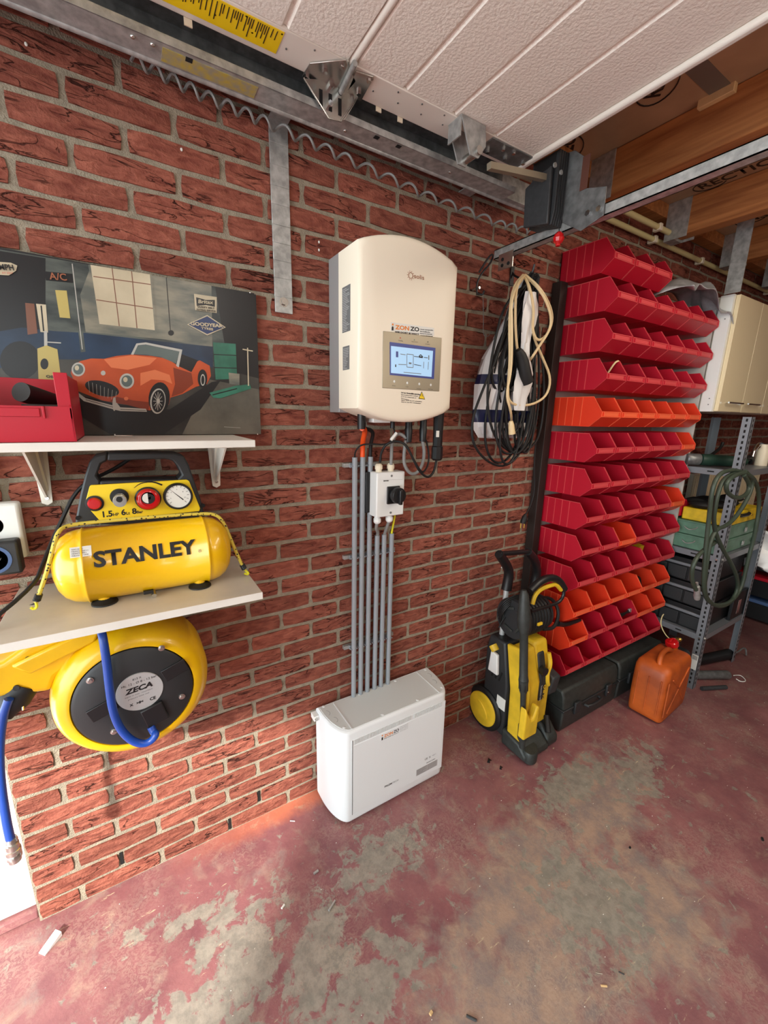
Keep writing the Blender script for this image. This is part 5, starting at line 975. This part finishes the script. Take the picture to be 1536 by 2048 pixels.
for x in (2.43, 2.50): MB().cyl((x, -.459, gz+.035), (x, -.4545, gz+.035), .006, n=10).build('stud', 'brass', e)
mb = MB(); 
for k in range(9): mb.ell((2.16+k*.045, -.31+.04*math.sin(k*2), gz+.090+.01*math.sin(k*1.7)), .045, .06, .022, 10, 6)
o = mb.build('dark_cloth', 'black_rubber', loc=(2.3, -.3, gz+.09)); tag(o, 'dark crumpled cloth on the yellow case', 'cloth')
mb = MB()
rc = MB().box(2.115, 2.30, -.235, -.13, gz+.002, gz+.10, Matrix.Rotation(.1, 3, 'Y')).build('red_case', 'red_bin', bev=.01, loc=(2.2, -.18, gz)); tag(rc, 'dark red case behind the yellow case on the rack', 'case')
# grinder and bits on the top shelf
gt = 1.2455; e = empty('angle_grinder', (2.3, -.35, gt), 'dark green power tool lying on the top rack shelf', 'power tool')
a, c = Vector((2.135, -.27, gt+.038)), Vector((2.30, -.42, gt+.034))
MB().lathe(a, c, [(0, .02), (.03, .030), (.25, .033), (.27, .030), (.6, .030), (.9, .026), (1, .018)], 18).build('body', 'green_tool', e); MB().lathe(a-(c-a)*.30, a, [(0, .026), (.1, .031), (.9, .031), (1, .028)], 18).build('metal_head', 'galv_dark', e); MB().tube([c, c+Vector((.05, .0, .01)), c+Vector((.09, .06, -.01)), c+Vector((.14, .10, -.015))], .006, 8, 2).build('cord', 'black_rubber', e)
e = empty('spray_gun', (2.55, -.38, gt), 'chrome and black tool pile at the right end of the top rack shelf', 'tools')
MB().lathe((2.58, -.40, gt), (2.58, -.40, gt+.12), [(0, .03), (.7, .03), (.85, .018), (1, .018)], 18).build('canister', 'cream_plastic', e); MB().tube([(2.50, -.38, gt+.05), (2.52, -.38, gt+.10), (2.56, -.38, gt+.125), (2.62, -.39, gt+.11)], .011, 10, 2).build('body', 'chrome', e); MB().tube([(2.45, -.36, gt+.012), (2.50, -.36, gt+.05), (2.54, -.37, gt+.04), (2.56, -.36, gt+.012)], .012, 8, 1).build('grip', 'black_plastic', e)
cable('black_strap', c_((1415, 915, -.2), (1430, 905, -.2), (1442, 895, -.2), (1446, 885, -.2)), .009, 'black_rubber', 'black strap hanging on the dark wall behind the rack', 1, 'strap')
# ribbed cream panel behind the rack
e = empty('ribbed_panel', (3.0, -.03, .9), 'ribbed cream heating panel on the wall behind the rack', 'panel')
MB().box(2.72, 3.9, -.03, -.003, .80, 1.14).build('back', 'cabinet_edge', e)
for k in range(44): MB().box(2.73+k*.0265, 2.745+k*.0265, -.04, -.03, .81, 1.13).build('rib', 'cabinet_cream', e, bev=.003)
# green hose hung on the upright
gh = empty('garden_hose', (2.1, -.48, 1.0), 'dark green hose looped over the front rack upright', 'hose')
def gl(*q, y=-.50): return [pt(u, v, y=y-.004*(i % 3)) for i, (u, v) in enumerate(q)]
MB().tube(gl((1465, 940), (1440, 945), (1424, 975), (1418, 1040), (1410, 1110), (1406, 1170), (1412, 1200), (1432, 1212), (1460, 1206), (1482, 1180), (1496, 1120), (1512, 1060), (1520, 1000), (1512, 960), (1490, 945), (1465, 940)), .0095, 9, 2).build('hose_turn', 'green_hose', gh)
MB().tube(gl((1470, 945), (1445, 958), (1432, 1000), (1426, 1050), (1440, 1090), (1470, 1140), (1478, 1175), (1462, 1205), (1440, 1215), (1418, 1205), (1408, 1180), (1412, 1130), (1425, 1060), (1460, 1050), (1495, 1000), (1508, 960), (1490, 942)), .0095, 9, 2).build('hose_turn', 'green_hose', gh)
MB().tube(gl((1490, 945), (1470, 950), (1452, 965), (1453, 985), (1472, 998), (1494, 990), (1500, 970), (1488, 950), y=-.52), .0095, 9, 2).build('hose_turn', 'green_hose', gh)
MB().tube(gl((1430, 1085), (1400, 1105), (1385, 1130), (1383, 1160), (1392, 1180), y=-.49), .0095, 9, 2).build('hose_tail', 'green_hose', gh)
a, c = pt(1394, 1165, y=-.49), pt(1394, 1198, y=-.49); MB().lathe(a, c, [(0, .006), (.2, .006), (.22, .012), (.5, .014), (.55, .012), (.8, .015), (1, .012)], 16).build('coupling', 'galv', gh)
# far right crates
for k, (z, m, lab) in enumerate(((.02, 'blue_crate', 'low blue crate in the far right corner'), (.20, 'red_bin', 'black and red crate stacked on the blue one in the far corner'), (.40, 'blue_crate', 'upper blue crate in the far right corner stack'))):
    e = empty('storage_crate', (3.9, -.3, z), lab, 'crate', 'crates in the far corner')
    MB().box(3.45, 4.3, -.62, -.12, z, z+.13).build('body', 'black_plastic', e, bev=.005); MB().box(3.44, 4.31, -.63, -.11, z+.13, z+.155).build('rim', m, e, bev=.004)
e = MB(); G = []
for i in range(9):
    G.append([e.b.verts.new((2.69+.02*math.sin(i*1.3+j), -.40-.035*i+.01*math.sin(j*2), .62+.03*j+.012*math.sin(i+j*1.7))) for j in range(9)])
for i in range(8):
    for j in range(8): e.b.faces.new((G[i][j], G[i+1][j], G[i+1][j+1], G[i][j+1]))
o = e.build('clear_bag', 'bag_white', loc=(2.69, -.5, .7)); q = o.modifiers.new('s', 'SOLIDIFY'); q.thickness = .002; tag(o, 'crumpled pale plastic bag hanging at the right side of the rack', 'bag')

# ------------------------------------------------------------ pressure washer
pw = empty('pressure_washer', (.95, -.18, 0), 'yellow and black upright pressure washer leaning by the brick wall', 'pressure washer')
def slab(xa, xb, pro, m, nm, bev=.006): return MB().prism(pro, 'x', xa, xb).build(nm, m, pw, bev=bev, seg=3)
slab(.850, 1.04, [(-.20, .03), (-.20, .30), (-.165, .50), (-.07, .50), (-.055, .42), (-.06, .05)], 'charcoal', 'rear_housing', .012)
slab(.846, .868, [(-.222, .085), (-.315, .075), (-.312, .35), (-.262, .515), (-.175, .505), (-.215, .30)], 'yellow_washer', 'side_shell', .008)
slab(.868, .945, [(-.215, .09), (-.300, .08), (-.296, .34), (-.250, .50), (-.185, .50), (-.20, .30)], 'yellow_washer', 'front_shell', .010)
slab(.945, 1.035, [(-.20, .12), (-.285, .11), (-.285, .34), (-.245, .515), (-.17, .515), (-.20, .30)], 'yellow_washer', 'front_shell', .014)
slab(.955, 1.000, [(-.26, .24), (-.290, .24), (-.290, .36), (-.262, .47), (-.23, .47)], 'charcoal', 'dark_inlay', .010)
text('DURO', lambda s, h: (.995-h, -.2925, .245+s), 'yellow_washer', pw, .022, .075, bold=.0008); text('FULL CONTROL', lambda s, h: (.968-h, -.2925, .245+s), 'label_white', pw, .012, .08)
kb = pt(1084, 1340, y=-.285); MB().cyl((kb.x, -.305, kb.z), (kb.x, -.28, kb.z), .019, n=20).build('dial', 'black_plastic', pw)
MB().tube([(1.015, -.272, .46), (1.018, -.287, .41), (.995, -.290, .375), (1.0, -.292, .335), (1.012, -.290, .31)], .010, 8, 2).build('yellow_strap', 'yellow_washer', pw)
slab(.838, 1.0, [(-.20, .01), (-.34, .008), (-.345, .035), (-.30, .075), (-.20, .09)], 'case_grey', 'base_foot', .012)
ft = MB().lathe((.885, -.325, .004), (.885, -.325, .062), [(0, .040), (.1, .046), (.9, .048), (1, .044)], 24, .75).build('lance_cup', 'case_grey', pw)
slab(1.0, 1.075, [(-.22, .01), (-.335, .008), (-.335, .05), (-.29, .10), (-.22, .12)], 'case_grey', 'foot', .014)
MB().cyl((1.0, -.33, .09), (1.03, -.29, .14), .013, n=12).build('hose_port', 'black_rubber', pw)
slab(1.036, 1.09, [(-.20, .22), (-.285, .24), (-.30, .335), (-.22, .36)], 'dark_grey', 'side_pocket', .008)
MB().box(.846, .8485, -.20, -.15, .17, .23).build('rating_sticker', 'label_white', pw)
for k in range(3): MB().box(.8475, .8505, -.16+k*.022, -.152+k*.022, .30, .35, Matrix.Rotation(.3, 3, 'X')).build('vent', 'dark_slot', pw)
MB().lathe((.845, -.12, .44), (.845, -.10, .46), [(0, .02), (1, .02)], 14).build('bottle_cap', 'yellow_washer', pw); slab(.832, .850, [(-.09, .33), (-.15, .33), (-.14, .43), (-.10, .435)], 'bag_white', 'detergent_bottle', .006)
for xw, s_ in ((.835, -1), (1.075, 1)):
    c0 = Vector((xw, -.078, .108)); wh = MB().lathe(c0, c0+Vector((s_*-.045, 0, 0)), [(0, .083), (0, .098), (.2, .107), (.8, .107), (1, .098), (1, .05)], 40).build('wheel', 'black_rubber', pw)
    MB().lathe(c0+Vector((s_*.0, 0, 0)), c0+Vector((s_*.006, 0, 0)), [(0, .084), (.6, .083), (1, .078), (.9, .06)], 36).build('wheel_disc', 'yellow_washer', wh)
    MB().lathe(c0+Vector((s_*.004, 0, 0)), c0+Vector((s_*.010, 0, 0)), [(0, .05), (1, .045)], 24, .5).build('wheel_boss', 'yellow_washer', wh)
def hp_(u, v, y): return pt(u, v, y=y)
hl = [hp_(1001, 1295, -.10), hp_(1013, 1175, -.10)]; hr = [hp_(1062, 1290, -.10), hp_(1068, 1170, -.10)]
MB().cyl(hl[0], hl[1], .012, n=14).build('handle_tube', 'silver_print', pw); MB().cyl(hr[0], hr[1], .012, n=14).build('handle_tube', 'silver_print', pw)
MB().tube([hl[1]+Vector((0, 0, -.01)), hp_(1019, 1145, -.10), hp_(1012, 1128, -.11), hp_(998, 1108, -.13)], lambda t: .024-.005*t, 10, 1).build('handle_grip', 'black_plastic', pw)
MB().tube([hr[1]+Vector((0, 0, -.01)), hp_(1074, 1145, -.10), hp_(1070, 1120, -.11), hp_(1056, 1103, -.13)], lambda t: .024-.005*t, 10, 1).build('handle_grip', 'black_plastic', pw)
MB().tube([hp_(998, 1108, -.13), hp_(1056, 1103, -.13)], .011, 10).build('handle_bar', 'black_plastic', pw)
# hose drum
DC = Vector((.90, -.17, .615))
MB().lathe(DC-Vector((.030, 0, 0)), DC-Vector((.012, 0, 0)), [(0, .088), (.5, .094), (1, .094)], 36).build('drum_side', 'charcoal', pw); MB().lathe(DC+Vector((.135, 0, 0)), DC+Vector((.15, 0, 0)), [(0, .08), (1, .08)], 36).build('drum_side', 'charcoal', pw)
for k in range(7): MB().tube([DC+Vector((.0+k*.0195, .079*math.cos(t_), .079*math.sin(t_))) for t_ in [j*PI/14 for j in range(29)]], .0095, 8).build('hose_turn', 'black_rubber', pw)
for k in range(5):
    t_ = k*1.25; MB().box(DC.x-.036, DC.x-.030, DC.y+.05*math.cos(t_)-.006, DC.y+.05*math.cos(t_)+.006, DC.z+.05*math.sin(t_)-.025, DC.z+.05*math.sin(t_)+.025, Matrix.Rotation(t_, 3, 'X')).build('drum_spoke', 'case_grey', pw, bev=.002)
MB().tube([DC+Vector((.10, -.07, -.05)), DC+Vector((.17, -.08, -.06)), DC+Vector((.22, -.06, 0)), DC+Vector((.20, -.03, .06)), DC+Vector((.12, -.02, .08))], .008, 8, 2).build('loose_hose', 'black_rubber', pw)
a = hp_(1130, 1250, -.22); MB().tube([hp_(1115, 1247, -.22), a, hp_(1160, 1240, -.22)], lambda t: .014-.006*t, 10, 1).build('drum_crank', 'black_plastic', pw)
for k in range(5): MB().tube([hp_(996+k, 1225+k*6, -.10), hp_(1004, 1205+k*5, -.14), hp_(1025, 1192+k*3, -.16), hp_(1050, 1188+k*3, -.16)], .0035, 6, 2).build('mains_cable_turn', 'black_rubber', pw)
MB().tube([hp_(1045, 1192, -.16), hp_(1020, 1225, -.14), hp_(1005, 1240, -.13), hp_(998, 1255, -.12)], .0035, 6, 2).build('mains_cable_turn', 'black_rubber', pw)
# gun and lance standing in the cup
gn = empty('spray_lance', (.86, -.3, .6), 'black spray gun with yellow trigger and long lance in front of the washer', 'spray lance')
def gp_(u, v, y): return pt(u, v, y=y)
g0, g1, g2, g3 = gp_(1048, 1180, -.26), gp_(1048, 1265, -.28), gp_(1047, 1360, -.305), gp_(1044, 1495, -.325)
MB().lathe(g0, g1, [(0, .010), (.1, .018), (.35, .022), (.6, .028), (.85, .026), (1, .019)], 16).build('gun_body', 'case_grey', gn); MB().lathe(g1, g2, [(0, .020), (.02, .017), (.9, .018), (1, .021)], 16).build('lance_tube', 'case_grey', gn)
MB().lathe(g2, g3, [(0, .021), (.15, .017), (.2, .012), (.62, .011), (.66, .018), (.85, .021), (.9, .014), (1, .012)], 14).build('nozzle', 'case_grey', gn)
for k in range(6):
    t_ = k*PI/3; o_ = Vector((.017*math.cos(t_), .017*math.sin(t_), 0)); MB().tube([g2.lerp(g3, .02)+o_, g2.lerp(g3, .14)+o_], .003, 5).build('grip_rib', 'black_rubber', gn)
MB().tube([gp_(1060, 1182, -.262), gp_(1078, 1164, -.262), gp_(1100, 1154, -.262), gp_(1118, 1160, -.262), gp_(1128, 1178, -.262)], .0165, 10, 2).build('grip', 'black_plastic', gn)
MB().tube([gp_(1128, 1178, -.262), gp_(1127, 1192, -.262), gp_(1118, 1205, -.262), gp_(1095, 1213, -.262), gp_(1062, 1222, -.262)], .0075, 8, 1).build('trigger_guard', 'black_plastic', gn)
MB().tube([gp_(1065, 1208, -.264), gp_(1070, 1190, -.264), gp_(1082, 1178, -.264), gp_(1100, 1171, -.264), gp_(1112, 1168, -.264), gp_(1122, 1180, -.264)], .009, 8, 1).build('trigger', 'yellow_washer', gn)
MB().box(gp_(1080, 1248, -.285).x-.014, gp_(1080, 1248, -.285).x+.014, -.288, -.28, gp_(1080, 1248, -.285).z-.006, gp_(1080, 1248, -.285).z+.006).build('yellow_clip', 'yellow_washer', gn, bev=.001)
MB().prism([(.800, .15), (.885, .15), (.888, .285), (.872, .29), (.852, .235), (.838, .232), (.800, .305)], 'y', -.350, -.315).build('lance_holder', 'yellow_washer', pw, bev=.008)

# ------------------------------------------------------------ tool cases under the bins
def tcase(xa, xb, lab):
    e = empty('tool_case', ((xa+xb)/2, -.16, 0), lab, 'tool case', 'dark tool cases under the bins')
    MB().prism([(-.03, .002), (-.292, .002), (-.300, .02), (-.305, .118), (-.03, .118)], 'x', xa+.004, xb-.004).build('lower_shell', 'case_grey', e, bev=.008, seg=3)
    MB().prism([(-.03, .122), (-.305, .122), (-.298, .195), (-.285, .222), (-.04, .222)], 'x', xa+.004, xb-.004).build('lid', 'case_grey', e, bev=.010, seg=3); MB().box(xa, xb, -.309, -.028, .114, .126).build('seam_rim', 'charcoal', e, bev=.003)
    c = (xa+xb)/2
    for x in (xa+.10, xb-.10): MB().box(x-.022, x+.022, -.319, -.306, .085, .15).build('latch', 'charcoal', e, bev=.004)
    MB().tube([(c-.06, -.306, .10), (c-.055, -.328, .10), (c+.055, -.328, .10), (c+.06, -.306, .10)], .008, 8, 1).build('carry_handle', 'charcoal', e)
    MB().box(c-.07, c+.07, -.19, -.13, .2205, .2235).build('top_recess', 'dark_slot', e, bev=.002); MB().cyl((xb-.11, -.321, .11), (xb-.11, -.318, .11), .004, n=8).build('rivet', 'zinc', e)
tcase(1.135, 1.60, 'dark tool case on the floor next to the pressure washer'); tcase(1.612, 2.07, 'dark tool case on the floor behind the orange canister')

# ------------------------------------------------------------ orange jerry can
jc = empty('jerry_can', (1.76, -.42, 0), 'orange plastic jerry can with a red cap on the floor', 'canister')
R_ = Matrix.Rotation(math.radians(4), 3, 'Z'); JC = Vector((1.765, -.432, 0))
def JP(x, y, z): v = R_ @ Vector((x, y, 0)); return (JC.x+v.x, JC.y+v.y, z)
mb = MB(); rings = []; hx, hy = .158, .082
def rr_(hx, hy, r, z, n=6):
    P = []
    for cx, cy, a0 in ((hx-r, hy-r, 0), (-hx+r, hy-r, PI/2), (-hx+r, -hy+r, PI), (hx-r, -hy+r, 3*PI/2)): P += [JP(cx+r*math.cos(a0+k*PI/2/n), cy+r*math.sin(a0+k*PI/2/n), z) for k in range(n+1)]
    return [mb.b.verts.new(p) for p in P]
for z, sx_, r in ((.004, .90, .02), (.012, .97, .03), (.03, 1, .035), (.12, 1.01, .035), (.23, 1.0, .035), (.268, .98, .035), (.288, .92, .035), (.298, .82, .03), (.302, .6, .02)): rings.append(rr_(hx*sx_, hy*sx_, r*sx_, z))
mb.loft(rings).build('body', 'can_orange', jc, ang=60)
MB().tube([JP(-.11, -.02, .285), JP(-.10, -.01, .322), JP(-.04, 0, .336), JP(.03, .0, .328), JP(.075, .0, .30)], .0125, 10, 2).build('handle', 'can_orange', jc)
MB().tube([JP(-.145, -.0835, .05), JP(-.145, -.0835, .24)], .004, 6).build('mould_rib', 'can_orange', jc)
for q in (((-.10, .24), (.0, .16), (.10, .24)), ((-.10, .05), (.0, .15), (.10, .05))): MB().tube([JP(x, -.083, z) for x, z in q], .0045, 6).build('mould_rib', 'can_orange', jc)
for q in ((-.055, .06), (.0, .06), (.05, .06)): MB().tube([JP(-.159, q[0], .05), JP(-.159, q[0], .24)], .0035, 6).build('mould_rib', 'can_orange', jc)
cp = Vector(JP(.115, .01, .295)); ax = Vector((-.2, .1, 1)).normalized(); MB().lathe(cp, cp+ax*.022, [(0, .026), (1, .025)], 20).build('neck', 'can_orange', jc)
MB().lathe(cp+ax*.020, cp+ax*.048, [(0, .029), (.1, .031), (.85, .031), (1, .026), (1, .012)], 12).build('cap', 'red_shiny', jc, ang=20); MB().tube([cp+ax*.05+Vector((-.025, 0, 0)), cp+ax*.06, cp+ax*.05+Vector((.03, 0, 0))], .006, 6).build('cap_lever', 'red_shiny', jc)
bk = empty('black_canister', (1.97, -.36, 0), 'black canister with brass valve behind the orange jerry can', 'canister')
MB().box(1.935, 2.075, -.44, -.325, .003, .24).build('body', 'charcoal', bk, bev=.025, seg=3); MB().cyl((1.99, -.385, .24), (1.99, -.385, .285), .02, n=16).build('neck', 'black_plastic', bk)
MB().lathe((1.945, -.385, .298), (2.035, -.385, .29), [(0, .011), (.15, .011), (.2, .007), (.4, .012), (.6, .012), (.8, .007), (.85, .011), (1, .011)], 12).build('brass_valve', 'brass', bk); MB().cyl((1.99, -.385, .285), (1.99, -.385, .31), .009, n=10).build('valve_stem', 'brass', bk)
for x in (2.01, 2.03): MB().cyl((x, -.443, .16), (x, -.4395, .16), .004, n=8).build('rivet', 'chrome', bk)
cable('thin_hose', [(1.95, -.385, .30), (1.93, -.35, .33), (1.925, -.32, .38), (1.935, -.315, .42), (1.94, -.32, .44)], .0028, 'pipe_cream', 'thin yellowish hose curling up from the brass valve', 2, 'hose')
gg = empty('grease_gun', (2.5, -.43, .03), 'shiny black grease gun cylinder lying under the rack', 'grease gun')
MB().lathe((2.25, -.33, .033), (2.66, -.44, .033), [(0, .022), (.02, .031), (.93, .031), (.94, .033), (1, .033), (1, .012)], 24).build('cylinder', 'black_plastic', gg); MB().tube([(2.66, -.44, .033), (2.72, -.46, .035), (2.77, -.47, .06), (2.79, -.48, .055), (2.79, -.49, .012)], .005, 7, 1).build('bent_rod', 'galv_dark', gg)
gc = MB().lathe((2.17, -.40, .026), (2.40, -.53, .026), [(0, .02), (.02, .025), (.97, .025), (1, .020)], 20).build('metal_cylinder', 'galv_dark', loc=(2.3, -.47, .02)); tag(gc, 'dull metal cylinder with string on the floor beside the rack foot', 'cylinder')
ww = MB().tube([(2.43, -.545, .02), (2.47, -.545, .008), (2.50, -.56, .006), (2.46, -.60, .005), (2.42, -.585, .005), (2.425, -.56, .008)], .0025, 6, 2).build('string', 'label_white', loc=(2.45, -.57, .01)); tag(ww, 'loop of white string on the floor by the rack foot', 'string')
gb = MB().cyl((2.13, -.50, .0125), (2.27, -.565, .0125), .0115, n=14).build('short_pipe', 'dark_grey', loc=(2.2, -.53, .01)); tag(gb, 'short dark pipe on the floor in front of the rack foot', 'pipe')

# ------------------------------------------------------------ debris on the floor
a = pt(92, 1897, z=.006); b_ = pt(118, 1866, z=.006); d = (b_-a).normalized(); n_ = Vector((-d.y, d.x, 0))*.011; a = pt(84, 1910, z=.0)
P = [a-n_, b_-n_, b_+n_, a+n_]; mb = MB(); A_ = [mb.b.verts.new((q.x, q.y, .001)) for q in P]; B_ = [mb.b.verts.new((q.x, q.y, h)) for q, h in zip(P, (.004, .016, .016, .004))]; mb.loft([A_, B_])
o = mb.build('plastic_wedge', 'white_bright', loc=a, smooth=False); tag(o, 'small white plastic wedge on the floor near the door', 'wedge')
def bit(nm, q, l, r, m, lab, ang, cat='debris'):
    p = pt(*q, z=r); v = Vector((math.cos(ang), math.sin(ang), 0))*l/2; o = MB().cyl(p-v, p+v, r, n=8).build(nm, m, loc=p); tag(o, lab, cat)
bit('metal_plug', (632, 1744), .016, .004, 'galv', 'short metal plug on the floor left of the battery corner', .1)
bit('bolt', (664, 1811), .032, .003, 'galv', 'small grey bolt on the floor in front of the battery', .5, 'bolt')
bit('wall_plug', (1208, 1972), .016, .0025, 'wood_pale', 'tan wood splinter on the lower right floor', -.6); bit('nail', (1198, 1947), .018, .0012, 'zinc', 'tiny pale nail above the tan splinter', -.7, 'nail')
bit('nail', (1243, 1946), .014, .0015, 'dark_grey', 'small dark nail right of the tan splinter', -1.0, 'nail'); bit('screw', (943, 2036), .026, .003, 'dark_grey', 'dark screw at the bottom edge of the floor', -.9, 'screw')
bit('pebble', (862, 2026), .008, .004, 'wood_pale', 'small brown pebble near the bottom edge of the floor', .3, 'pebble'); bit('pebble', (1260, 1695), .006, .003, 'dark_slot', 'dark pebble in the middle of the right floor', .3, 'pebble'); bit('pebble', (1525, 1678), .010, .004, 'dark_slot', 'dark pebble at the right edge of the floor', .5, 'pebble')
bit('white_plug', (566, 1813), .012, .003, 'label_white', 'white chip on the sunlit floor patch', .5); bit('nail', (585, 1642), .018, .0015, 'label_white', 'thin pale splinter near the wall foot left of the battery', -.6, 'nail')
for k, (q, l_) in enumerate((((977, 1522), 'larger dry leaf scrap in front of the washer'), ((1001, 1536), 'smaller dry leaf scrap beside the washer foot'))):
    p = pt(*q, z=0); mb = MB(); s_ = .013-.003*k
    vs_ = [mb.b.verts.new((p.x+x*s_, p.y+y*s_, .0015+z*s_)) for x, y, z in ((-1, -.3, 0), (-.2, .1, .5), (.9, .9, .1), (.6, .1, .3), (1.1, -.5, 0), (.1, -.4, .35), (-.3, -1, 0))]
    mb.b.faces.new(vs_); o = mb.build('dry_leaf', 'dark_slot', loc=p); q_ = o.modifiers.new('s', 'SOLIDIFY'); q_.thickness = .0008; tag(o, l_, 'leaf')
rn = random.Random(11); mb = MB()
for k in range(260):
    x, y = rn.uniform(-.7, 2.6), rn.uniform(-1.25, -.05); 
    if y > -.36 and x > 0: continue
    s_ = rn.uniform(.0006, .0014); mb.ell((x, y, s_*.5), s_*rn.uniform(1, 2), s_, s_*.6, 5, 3)
o = mb.build('grit', 'label_white', loc=(.5, -.6, 0)); tag(o, 'fine pale grit scattered over the red floor', 'grit', None, 'stuff')
